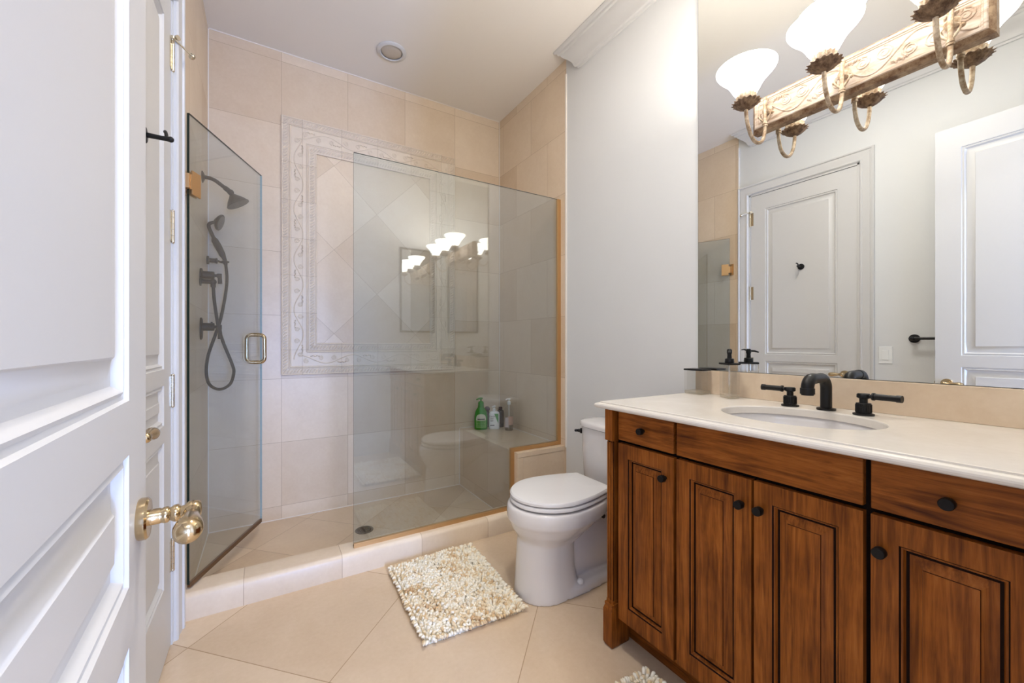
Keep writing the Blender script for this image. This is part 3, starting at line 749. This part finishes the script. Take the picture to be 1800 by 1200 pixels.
# ================================================================== TOILET
TY = 1.50
tl = thing('toilet', (1.30, TY, 0), 'white elongated toilet with closed lid standing between the shower and the vanity', 'toilet')
def egg(xf, xm, xb, hw, hb, z, n=64, sq=3.2):
    """outline: round nose at xf, widest at xm, squarer back at xb with half width hb"""
    out = []
    for k in range(n):
        a = 2*PI*k/n; ca, sa = math.cos(a), math.sin(a)
        if ca > 0: x = xm-(xm-xf)*ca; y = hw*sa
        else:
            q = abs(ca)**(2/sq); p = math.copysign(abs(sa)**(2/sq), sa); x = xm+(xb-xm)*q; y = (hw+(hb-hw)*min(1, q)**1.3)*p
        out.append((x, TY+y, z))
    return out
def lidring(xf, xm, xb, hw, hb, z):
    """seat outline: elliptic nose, sides drawn in to a straight back edge with small corners"""
    L_ = []; r_ = .012
    for k in range(29): a_ = PI/2*k/28; L_.append((xm-(xm-xf)*math.cos(a_), hw*math.sin(a_)))
    for k in range(1, 13): t_ = k/12; L_.append((xm+(xb-r_-xm)*t_, hw-(hw-hb)*t_**1.7))
    for k in range(1, 6): a_ = PI/2*k/5; L_.append((xb-r_+r_*math.sin(a_), hb-r_+r_*math.cos(a_)))
    L_.append((xb, 0)); return [(x, TY+y, z) for x, y in L_]+[(x, TY-y, z) for x, y in reversed(L_[1:-1])]
m = MB()
# bowl and front column
m.loft([egg(.966, 1.10, 1.26, .128, .118, 0), egg(.967, 1.10, 1.26, .127, .117, .02), egg(.972, 1.10, 1.24, .119, .105, .12), egg(.978, 1.10, 1.24, .114, .10, .22), egg(.984, 1.10, 1.25, .114, .10, .255)])
m.loft([egg(.990, 1.10, 1.28, .110, .10, .235), egg(.980, 1.11, 1.32, .128, .105, .262), egg(.958, 1.13, 1.38, .158, .112, .295), egg(.945, 1.15, 1.42, .178, .122, .325), egg(.942, 1.155, 1.43, .183, .126, .333), egg(.936, 1.155, 1.45, .189, .132, .340), egg(.934, 1.155, 1.46, .191, .135, .37), egg(.938, 1.155, 1.46, .188, .134, .398), egg(.946, 1.155, 1.455, .181, .13, .405)])
# foot and trapway
m.loft([egg(1.0, 1.20, 1.60, .130, .10, 0), egg(1.0, 1.20, 1.60, .128, .098, .03), egg(1.02, 1.20, 1.58, .115, .085, .045)])
def oval(x, hw, z0, z1, n=28): return [(x, TY+hw*math.copysign(abs(math.cos(2*PI*k/n))**.8, math.cos(2*PI*k/n)), (z0+z1)/2+(z1-z0)/2*math.sin(2*PI*k/n)) for k in range(n)]
m.loft([oval(1.15, .070, .0, .32), oval(1.25, .078, .0, .32), oval(1.36, .074, .0, .34), oval(1.46, .080, .0, .37), oval(1.56, .09, .02, .39), oval(1.60, .08, .04, .38)])
m.loft([oval(1.36, .12, .32, .404), oval(1.48, .13, .30, .404), oval(1.62, .15, .33, .404)])
bowl = m.build('bowl', M['porcelain'], tl, 60)
r = bowl.modifiers.new('fuse', 'REMESH'); r.mode = 'VOXEL'; r.voxel_size = .006; r.use_smooth_shade = True
q = bowl.modifiers.new('soften', 'SMOOTH'); q.factor = .5; q.iterations = 7
for s in (-1, 1):
    m = MB(); m.lathe([(.016, 0), (.016, .006), (.013, .016), (.006, .021), (0, .022)], (1.235, TY+s*.105, .042), (0, 0, 1), 20); m.build('bolt_cap', M['seat'], tl, 60)
m = MB(); m.cyl((1.40, TY-.078, .300), (1.40, TY-.086, .300), .010, 14); m.build('side_bolt', M['steel'], tl, 40)
def rounded(rings_fn, z0, z1, e):
    return [rings_fn(-e, z0), rings_fn(0, z0+e), rings_fn(0, z1-e), rings_fn(-e*.5, z1-e*.3), rings_fn(-e*1.6, z1)]
m = MB(); m.loft(rounded(lambda o, z: lidring(.951-o, 1.155, 1.410+o, .181+o, .125+o, z), .412, .430, .004)); m.build('seat', M['seat'], tl, 40)
m = MB(); m.loft([lidring(.956, 1.155, 1.408, .176, .122, .434), lidring(.951, 1.155, 1.412, .181, .126, .438), lidring(.951, 1.155, 1.412, .181, .126, .447), lidring(.957, 1.155, 1.408, .176, .122, .4535), lidring(.985, 1.155, 1.38, .15, .10, .457), lidring(1.06, 1.155, 1.30, .08, .06, .459)]); m.build('lid', M['seat'], tl, 40)
for s in (-1, 1):
    m = MB(); m.cyl((1.392, TY+s*.055-.02, .437), (1.392, TY+s*.055+.02, .437), .012, 16); m.box((1.38, TY+s*.055-.018, .405), (1.412, TY+s*.055+.018, .43)); m.build('lid_hinge', M['seat'], tl, 40)
m = MB()
def tank(o, z, w=.188): return [(1.565+(.110+o)*math.copysign(abs(math.cos(a))**(.55), math.cos(a)), TY+(w+o)*math.copysign(abs(math.sin(a))**(.62), math.sin(a)), z) for a in [2*PI*k/48 for k in range(48)]]
m.loft([tank(-.022, .402), tank(-.010, .42), tank(-.004, .55), tank(0, .685)]); m.build('tank', M['porcelain'], tl, 50)
m = MB(); m.loft([tank(.001, .686), tank(.008, .690), tank(.009, .706), tank(.004, .715), tank(-.012, .719), tank(-.06, .722)]); m.build('tank_lid', M['porcelain'], tl, 50)
m = MB(); m.lathe([(0, 0), (.014, 0), (.014, .008), (.009, .011), (.009, .020), (0, .020)], (1.487, TY+.168, .655), (-.55, .83, 0), 18); m.tube([(1.475, TY+.186, .655), (1.462, TY+.190, .656), (1.448, TY+.175, .659)], [.007, .008, .006], 10); m.build('flush_lever', M['black'], tl, 50)

# ================================================================== RUGS
def rug(q, label, seed):
    # q: the four corners, near left, near right, far right, far left
    A, B, D_, E_ = [Vector(p) for p in q]; at = lambda u, v: (A*(1-u)+B*u)*(1-v)+(E_*(1-u)+D_*u)*v; x0, x1, y0, y1 = 0, ((B-A).length+(D_-E_).length)/2, 0, ((E_-A).length+(D_-B).length)/2; cen = (A+B+D_+E_)/4
    rnd = random.Random(seed)
    t = thing('bath_rug', (cen.x, cen.y, 0), label, 'rug', 'shaggy chenille bath rugs')
    MB().loft([[(p.x, p.y, z) for p in (A, B, D_, E_)] for z in (.001, .007)]).build('backing', M['cream'], t, 0)
    m = MB(); p = .0102; nx, ny = int((x1-x0)/p), int((y1-y0)/p)
    for i in range(nx+1):
        for j in range(ny+1):
            pt = at(i/nx, j/ny); x = pt.x+rnd.uniform(-.003, .003); y = pt.y+rnd.uniform(-.003, .003)
            n = mnoise.noise(Vector((x*9, y*9, seed))); a = n*5+rnd.uniform(-.9, .9); ln = rnd.uniform(.4, .95)
            dx, dy = math.cos(a)*ln, math.sin(a)*ln
            ex = 1 if i >= nx-1 else (-1 if i <= 1 else 0); ey = 1 if j >= ny-1 else (-1 if j <= 1 else 0)
            e_ = .8 if i in (0, nx) or j in (0, ny) else .35
            if ex or ey: dx, dy = dx*(1-e_)+ex*e_, dy*(1-e_)+ey*e_
            h = rnd.uniform(.014, .024)
            b = Vector((x, y, .004)); c1 = b+Vector((dx*.006, dy*.006, h*.6)); c2 = b+Vector((dx*.013, dy*.013, h)); c3 = b+Vector((dx*.019, dy*.019, h*.9)); c4 = b+Vector((dx*.023, dy*.023, h*.75))
            m.tube([b, c1, c2, c3, c4], [.004, .0056, .0060, .0054, .0026], 6)
    o = m.build('pile', M['pile'], t, 80); o['kind'] = 'stuff'
    return t
rug(((.518, 1.440), (.930, 1.418), (.965, 1.997), (.535, 1.992)), 'cream and tan shaggy bath rug lying between the shower curb and the toilet', 3)
rug(((.665, .34), (1.105, .34), (1.105, .922), (.665, .922)), 'cream shaggy bath rug at the bottom edge of the photo in front of the vanity', 8)

# ================================================================== VANITY
VX = 1.120
va = thing('bathroom_vanity', (1.40, .59, 0), 'brown stained wooden vanity with raised panel doors under a cream counter', 'vanity')
VY0, VY1 = .070, 1.104
m = MB(); m.box((1.139, VY0, .112), (1.155, VY1, .884)); m.box((1.155, VY0, .112), (1.685, VY1, .13)); m.box((1.155, VY0, .13), (1.685, VY0+.012, .884)); m.box((1.155, VY1-.012, .13), (1.685, VY1, .884)); m.box((1.675, VY0+.012, .13), (1.685, VY1-.012, .884)); m.build('carcass', M['dark'], va, 0)
MB().box((1.19, VY1, .0), (1.685, VY1+.004, .884)).build('side_panel', M['woodv'], va, 0); MB().box((1.19, VY0-.004, .0), (1.685, VY0, .884)).build('side_panel', M['woodv'], va, 0)
m = MB(); m.box((1.208, VY0, 0), (1.222, VY1, .112)); m.build('toe_kick', M['woodh'], va, 0)
def post(ya, yb):
    m = MB(); xf = 1.104
    m.mat(M['woodv'])
    m.box((xf, ya, .768), (1.19, yb, .885))
    m.box((xf+.012, ya+.003, .165), (1.19, yb-.003, .768))
    # flutes: proud reeds with dark glaze between
    n = 3; w_ = (yb-ya-.006)/n
    for k in range(n):
        c_ = ya+.003+w_*(k+.5); m.loft([[(xf+.012-.008*math.cos(a), c_+w_*.36*math.sin(a), z) for a in [-PI/2+PI*i/8 for i in range(9)]] for z in (.172, .762)])
    m.mat(M['glaze'])
    for k in range(n+1):
        c_ = ya+.003+w_*k; m.box((xf+.0105, max(ya+.0025, c_-.0022), .168), (xf+.0125, min(yb-.0025, c_+.0022), .766))
    m.mat(M['woodv'])
    m.box((xf-.001, ya-.001, .150), (1.19, yb+.001, .160)); m.box((xf+.006, ya+.002, .160), (1.19, yb-.002, .172))
    m.loft([[(x, y, z) for x, y in ((xf-o, ya-o*.6), (1.19, ya-o*.6), (1.19, yb+o*.6), (xf-o, yb+o*.6))] for z, o in ((0, .0), (.012, .006), (.135, .006), (.150, .0))])
    return m.build('corner_post', None, va, 30, .0012)
post(1.073, 1.110); post(.064, .101)
def knob(par, y, z):
    m = MB(); m.lathe([(0, 0), (.0062, 0), (.0062, .007), (.0105, .009), (.0115, .011), (.0115, .025), (.0105, .0265), (0, .0265)], (VX-.0005, y, z), (-1, 0, 0), 20)
    return m.build('knob', M['knob'], par, 40)
VPROF = [(0, 0), (.003, -.0015), (.0055, -.005), (.0085, -.006), (.0115, -.0125), (.0145, -.0135), (.0165, -.0135), (.037, -.0045), (.0378, -.002), (.040, -.0012)]
def vdoor(y1, y0, z0, z1, ky):
    w_, h_ = y1-y0, z1-z0; fr = lambda u, v, d: (VX-d, y1-u, z0+v); st = .041
    m = MB(); m.mat(M['woodv'])
    slab_front(m, fr, w_, h_, [(st, .055, w_-st, h_-.048)], VPROF, .019, {1: M['glaze'], 4: M['glaze'], 5: M['glaze'], 7: M['glaze2']}, M['woodv'])
    d = m.build('cabinet_door', None, va, 30, 0)
    knob(d, ky, .694)
    return d
vdoor(1.058, .826, .118, .765, .856); vdoor(.815, .588, .118, .765, .611); vdoor(.581, .354, .118, .765, .562); vdoor(.341, .109, .118, .765, .322)
def drawer(y1, y0, ky, name):
    m = MB(); m.box((VX, y0, .777), (VX+.019, y1, .884)); d = m.build(name, M['woodh'], va, 30, .002)
    if ky: knob(d, ky, .829)
drawer(1.058, .826, .944, 'drawer'); drawer(.815, .354, None, 'false_front'); drawer(.341, .109, .225, 'drawer')

# counter with an oval cut-out, and its upstand
ct = thing('countertop', (1.385, .58, .886), 'cream marble vanity counter with an oval sink cut-out and beige upstand', 'countertop')
SX, SY, SA, SB = 1.385, .598, .172, .205     # sink centre, half axes along x and y
xf, xb, yr, yl = 1.082, XR-.001, .010, 1.146
cor = [math.atan2(y-SY, x-SX) for x, y in ((xf, yr), (xb, yr), (xb, yl), (xf, yl))]
angs = sorted([2*PI*k/96-PI for k in range(96)]+cor)
def rect_ring(o, z):
    out = []
    cs = [(xf, yr), (xb, yr), (xb, yl), (xf, yl)]
    for a in angs:
        if a in cor: x, y = cs[cor.index(a)]
        else:
            dx, dy = math.cos(a), math.sin(a); tt = min([((xb if dx > 0 else xf)-SX)/dx if abs(dx) > 1e-9 else 9, ((yl if dy > 0 else yr)-SY)/dy if abs(dy) > 1e-9 else 9]); x, y = SX+dx*tt, SY+dy*tt
        out.append((max(x, xf+o), min(y, yl-o), z))
    return out
def ell(o, z):
    out = []
    for a in angs:
        dx, dy = math.cos(a), math.sin(a); tt = 1/math.sqrt((dx/(SA+o))**2+(dy/(SB+o))**2); out.append((SX+dx*tt, SY+dy*tt, z))
    return out
m = MB(); m.loft([ell(0, .886), ell(0, .907), ell(.0015, .910), ell(.004, .911), rect_ring(.019, .911), rect_ring(.016, .910), rect_ring(.0155, .9065), rect_ring(.010, .906), rect_ring(.004, .9035), rect_ring(.0005, .899), rect_ring(0, .895), rect_ring(.002, .890), rect_ring(.007, .887), rect_ring(.014, .886), ell(.0, .886)], cap=False)
m.build('counter_slab', M['stone'], ct, 12)
MB().box((XR-.021, yr, .911), (XR-.001, 1.116, 1.0125)).build('backsplash', M['splash'], ct, 0, .0015)
sk = thing('sink', (SX, SY, .75), 'oval white undermount sink set in the cream counter', 'sink')
m = MB(); R = []
for t_ in [i/12 for i in range(13)]:
    a = t_*PI/2; k = max(.10, math.cos(a)**.55); R.append([(SX+(SA+.012)*k*math.cos(b), SY+(SB+.012)*k*math.sin(b), .8855-.135*math.sin(a)**1.0) for b in [2*PI*j/64 for j in range(64)]])
m.loft(R, cap=False); m.add(R[-1], [tuple(range(64))]); o = m.build('basin', M['porcelain'], sk, 60)
so = o.modifiers.new('thick', 'SOLIDIFY'); so.thickness = .008; so.offset = -1
m = MB(); m.lathe([(0, 0), (.022, 0), (.022, .003), (.012, .004), (0, .004)], (SX, SY, .7515), (0, 0, 1), 24); m.build('drain_plug', M['steel'], sk, 40)

# faucet: spout and two lever handles
fa = thing('faucet', (1.59, .60, .911), 'matte black widespread faucet with two lever handles behind the sink', 'faucet')
m = MB(); m.lathe([(0, 0), (.026, 0), (.026, .006), (.018, .008), (0, .008)], (1.597, .60, .911), (0, 0, 1), 28)
pth = [(1.597, .60, .915), (1.597, .60, .982)]+arc((1.561, .60, .982), .036, 0, PI/2, 10, (1, 0, 0), (0, 0, 1))[1:]+[(1.505, .60, 1.018)]
m.tube(pth, .0158, 18)
sp2 = m.build('spout', M['black'], fa, 40)
m = MB(); m.tube([(1.512, .60, 1.018)]+arc((1.496, .60, .989), .029, PI/2, PI, 8, (1, 0, 0), (0, 0, 1))+[(1.467, .60, .988)], .0172, 18); m.cyl((1.467, .60, .990), (1.467, .60, .972), .0195, 22); m.cyl((1.467, .60, .972), (1.467, .60, .968), .0165, 22); m.build('spout_tip', M['black'], sp2, 40)
def fhandle(x, y, s, tilt):
    m = MB(); o = (x, y, .911); m.lathe([(0, 0), (.026, 0), (.026, .005), (.020, .007), (.0185, .007), (.0185, .036), (.0175, .037), (.010, .037), (.010, .050), (.0135, .052), (.0165, .054), (.0165, .063), (.014, .066), (0, .066)], o, (0, 0, 1), 26)
    for k in range(24):
        a = 2*PI*k/24; m.cyl((x+.0186*math.cos(a), y+.0186*math.sin(a), .920), (x+.0186*math.cos(a), y+.0186*math.sin(a), .944), .0014, 5)
    h = m.build('handle', M['black'], fa, 40)
    d = Vector((tilt, s, 0)).normalized(); c_ = Vector((x, y, .911+.059))
    m = MB(); m.cyl(c_+d*.014, c_+d*.024, .006, 14); m.cyl(c_+d*.022, c_+d*.027, .0115, 18); m.cyl(c_+d*.027, c_+d*.080, .0092, 18); m.cyl(c_+d*.078, c_+d*.090, .0105, 18); m.build('lever', M['black'], h, 40)
fhandle(1.588, .702, 1, -.08); fhandle(1.580, .498, -1, -.10)

# canister and soap dispenser on the counter
def clear_box(name, c_, hx, hy, z1, rot, label, cat):
    t = thing(name, (c_[0], c_[1], .911), label, cat); ax = (math.cos(rot), math.sin(rot), 0); ay = (-math.sin(rot), math.cos(rot), 0); zc = (.911+z1)/2; hz = (z1-.911)/2-.0008
    m = MB(); m.obox((c_[0], c_[1], zc), ax, ay, (0, 0, 1), hx, hy, hz); m.build('outer_wall', M['clear'], t, 0, .004)
    m = MB(); m.obox((c_[0], c_[1], zc+.006), ax, ay, (0, 0, 1), hx-.008, hy-.008, hz-.008); m.build('inner_wall', M['clear'], t, 0, .004)
    m = MB(); m.obox((c_[0], c_[1], .911+.0085), ax, ay, (0, 0, 1), hx-.0015, hy-.0015, .007); m.build('thick_base', M['clearbase'], t, 0, .003)
    m = MB(); m.obox((c_[0], c_[1], z1+.003), ax, ay, (0, 0, 1), hx+.001, hy+.001, .0036); m.build('lid', M['black'], t, 0, .0012)
    return t, ax, ay
t, ax, ay = clear_box('canister', (1.627, 1.080), .034, .042, 1.014, 0, 'square clear glass canister with a flat black lid at the back corner of the counter', 'canister')
t, ax, ay = clear_box('soap_dispenser', (1.612, .930), .024, .035, 1.046, -.56, 'clear rectangular soap dispenser with a black pump beside the canister', 'soap dispenser')
m = MB(); m.lathe([(0, 0), (.0165, 0), (.0175, .004), (.0165, .010), (.0165, .016), (.013, .018), (.0085, .018), (.0075, .034), (.0095, .040), (.0095, .052), (.006, .056), (0, .056)], (1.612, .930, 1.0525), (0, 0, 1), 22)
dv = Vector((-.86, -.5, 0)).normalized(); k = Vector((1.612, .930, 1.100)); m.tube([k-dv*.030+Vector((0, 0, .004)), k-dv*.02+Vector((0, 0, .006)), k-dv*.008+Vector((0, 0, .002)), k, k+dv*.025+Vector((0, 0, -.001)), k+dv*.042+Vector((0, 0, -.006))], [.002, .003, .004, .005, .0042, .003], 10)
m.build('pump', M['black'], t, 45)
m = MB(); m.tube([(1.612, .930, .93), (1.612, .930, 1.045)], .0035, 8); m.build('dip_tube', M['clearbase'], t, 60)

# ================================================================== MIRROR AND LIGHT
mi = MB(); mi.mat(M['mirror']); a, b = (XR-.007, .012, 1.014), (XR-.0005, 1.113, 2.846)
mi.add([(a[0], a[1], a[2]), (a[0], b[1], a[2]), (a[0], b[1], b[2]), (a[0], a[1], b[2])], [(0, 1, 2, 3)])
mi.mat(M['mirror_edge'])
for p, q in (((a[0], a[1], a[2]), (b[0], a[1]+.0004, b[2])), ((a[0], b[1]-.0004, a[2]), (b[0], b[1], b[2])), ((a[0], a[1], a[2]), (b[0], b[1], a[2]+.0004)), ((a[0], a[1], b[2]-.0004), (b[0], b[1], b[2])), ((b[0]-.0004, a[1], a[2]), (b[0], b[1], b[2]))): mi.box(p, q)
tag(mi.top('wall_mirror', None, (XR, .56, 1.014), 0), 'huge frameless wall mirror above the vanity counter', 'mirror')
m = MB(); m.mat(M['mirror']); m.box((1.24, .016, 1.27), (1.585, .022, 2.13)); m.mat(M['dark'])
for p, q in (((1.22, .0085, 1.25), (1.605, .024, 1.27)), ((1.22, .0085, 2.13), (1.605, .024, 2.15)), ((1.22, .0085, 1.27), (1.24, .024, 2.13)), ((1.585, .0085, 1.27), (1.605, .024, 2.13)), ((1.23, .0085, 1.26), (1.6, .016, 2.14))): m.box(p, q)
tag(m.top('framed_mirror', None, (1.41, .0085, 1.25), 0), 'narrow dark-framed mirror on the end wall, seen only reflected in the shower glass', 'mirror')

PX, PY0, PY1, PZ0, PZ1 = 1.650, .250, .866, 1.955, 2.086
vl = thing('vanity_light', (XR-.007, .557, 1.95), 'three-shade vanity light on a whitewashed carved plate mounted on the mirror', 'light fixture')
def prect(o, x): return [(x, PY0+o, PZ0+o), (x, PY1-o, PZ0+o), (x, PY1-o, PZ1-o), (x, PY0+o, PZ1-o)]
m = MB(); m.mat(M['agedw']); m.loft([prect(0, XR-.0075), prect(0, PX+.016), prect(.004, PX+.010), prect(.012, PX+.002)], cap=False); m.add(prect(0, XR-.0075), [(0, 1, 2, 3)])
m.mat(M['pickle']); m.loft([prect(.012, PX+.002), prect(.015, PX), prect(.020, PX), prect(.0215, PX+.003), prect(.025, PX+.003), prect(.0265, PX+.0055)], cap=False); m.add(prect(.0265, PX+.0055), [(0, 1, 2, 3)])
bp_ = m.build('back_plate', None, vl, 25)
m = MB(); vine(m, lambda s, t, o: (PX+.0050-o, PY1-.030-s, (PZ0+PZ1)/2+t), PY1-PY0-.06, 5, .036, .0028); m.build('scroll_relief', M['pickle'], bp_, 50)
def wavy(prof, y, x, n, amp, seg=72):
    R = []
    for r_, z, k in prof: R.append([(x+(r_*(1+amp*k*math.cos(n*a)))*math.cos(a), y+(r_*(1+amp*k*math.cos(n*a)))*math.sin(a), z+.5*amp*k*r_*math.cos(n*a+1.2)) for a in [2*PI*i/seg for i in range(seg)]])
    return R
def sconce(y):
    x = 1.502
    m = MB(); m.lathe([(0, 0), (.016, 0), (.018, .004), (.012, .012), (.006, .016), (0, .016)], (PX+.002, y, 2.022), (-1, 0, 0), 20)
    ap = smooth_path([(1.646, y, 2.060), (1.634, y, 2.050), (1.632, y, 2.020), (1.632, y, 1.960), (1.628, y, 1.925), (1.610, y, 1.892), (1.575, y, 1.878), (1.540, y, 1.890), (1.514, y, 1.925), (1.504, y, 1.960), (1.502, y, 1.983)], 6)
    m.tube(ap, .0062, 12)
    for z in (1.957, 1.965): m.lathe([(0, -.003), (.0092, -.003), (.0092, .003), (0, .003)], (1.632, y, z), (0, 0, 1), 16)
    for s in (-1, 1):
        m.tube([Vector((1.634, y, 1.970))+Vector((-.004*k/10, s*(.004+.016*math.sin(k/10*2.6)), .004+.045*k/10-.012*(k/10)**3)) for k in range(11)], [.0045-.003*k/10 for k in range(11)], 8)
        m.ball((1.638, y+s*.022, 2.000), .0065)
    m.ball((1.634, y, 2.058), .008)
    arm = m.build('light_arm', M['agedl'], vl, 60)
    m = MB(); m.loft(wavy([(.006, 1.978, 0), (.016, 1.981, .3), (.029, 1.989, .7), (.038, 1.999, 1), (.0445, 2.003, 1.5)], y, x, 16, .055), cap=False)
    o = m.build('leaf_dish', M['aged'], arm, 60); so = o.modifiers.new('thick', 'SOLIDIFY'); so.thickness = .0022
    m = MB(); m.loft(wavy([(.009, 1.990, 0), (.020, 1.998, .3), (.027, 2.010, .8), (.032, 2.029, 1.3)], y, x, 14, .045), cap=False)
    o = m.build('leaf_cup', M['agedl'], arm, 60); so = o.modifiers.new('thick', 'SOLIDIFY'); so.thickness = .002
    m = MB(); pr_ = [(.018, 2.012), (.025, 2.017), (.029, 2.026), (.036, 2.038), (.043, 2.050), (.050, 2.064), (.059, 2.079), (.071, 2.094), (.083, 2.106), (.092, 2.117), (.096, 2.124), (.097, 2.129)]
    m.lathe(pr_+[(r_-.004, z+.001) for r_, z in reversed(pr_[1:])], (x, y, 0), (0, 0, 1), 48, cap=False)
    m.build('glass_shade', M['shade'], arm, 60)
    d = bpy.data.lights.new('bulb', 'POINT'); d.energy = 7; d.color = (1, .95, .88); d.shadow_soft_size = .03
    lo = bpy.data.objects.new('bulb', d); C.objects.link(lo); lo.parent = arm; lo.location = Vector((x, y, 2.105))-ORG[arm.name]
for y in (.806, .570, .327): sconce(y)

# fittings for the added fill lights, unseen: bathroom ceiling and room behind
def fill_downlight(x, y, label):
    t = thing('added_fill_light', (x, y, ZC), label, 'light'); m = MB(); m.lathe([(.066, -.0005), (.090, -.0005), (.092, -.004), (.088, -.008), (.070, -.010), (.066, -.006)], (x, y, ZC), (0, 0, 1), 40, cap=False); m.build('trim_ring', M['white'], t)
    m = MB(); m.lathe([(0, -.006), (.064, -.003), (.066, -.001), (0, -.001)], (x, y, ZC), (0, 0, 1), 32); m.build('lens', M['fill_lens'], t)
fill_downlight(.70, .98, 'added unseen recessed fill light in the ceiling over the vanity side of the room')
fill_downlight(.3, -1.2, 'added unseen recessed fill light in the ceiling of the room behind the doorway')

# ================================================================== SMALL WALL THINGS
t = thing('robe_hook', (CX-.003, 1.545, 1.742), 'small black robe hook on the upper panel of the closed closet door', 'hook')
m = MB(); m.lathe([(0, 0), (.022, 0), (.0235, .002), (.0235, .006), (.021, .008), (.008, .009), (0, .009)], (CX-.003, 1.545, 1.742), (1, 0, 0), 28); m.build('rosette', M['black'], t, 40)
m = MB(); m.tube([(CX+.004, 1.545, 1.742), (CX+.040, 1.543, 1.741), (CX+.060, 1.541, 1.741)], [.0075, .0065, .0075], 14); m.ball((CX+.061, 1.541, 1.741), .0085)
m.tube(smooth_path([(CX+.052, 1.541, 1.742), (CX+.050, 1.545, 1.755), (CX+.047, 1.552, 1.765), (CX+.045, 1.560, 1.768)], 5), .0048, 10); m.build('hook_arm', M['black'], t, 60)
t = thing('towel_bar', (XL, .893, 1.163), 'matte black towel bar on the left wall, partly hidden by the open door', 'towel bar')
for y in (.893, .42):
    m = MB(); m.lathe([(0, 0), (.026, 0), (.028, .003), (.028, .008), (.012, .010), (.012, .052), (0, .052)], (XL, y, 1.163), (1, 0, 0), 26); m.ball((XL+.052, y, 1.163), .014); m.build('bar_post', M['black'], t, 45)
m = MB(); m.cyl((XL+.052, .893, 1.163), (XL+.052, .42, 1.163), .0085, 16); m.build('bar', M['black'], t, 45)
t = thing('light_switch', (XL, 1.036, 1.052), 'white rocker light switch on the left wall beside the closet door casing', 'light switch')
m = MB(); m.box((XL, 1.000, .994), (XL+.005, 1.072, 1.110)); m.build('cover_plate', M['whitep'], t, 0, .002)
m = MB(); m.box((XL+.003, 1.019, 1.019), (XL+.009, 1.053, 1.085)); m.build('rocker', M['whitep'], t, 0, .0015)
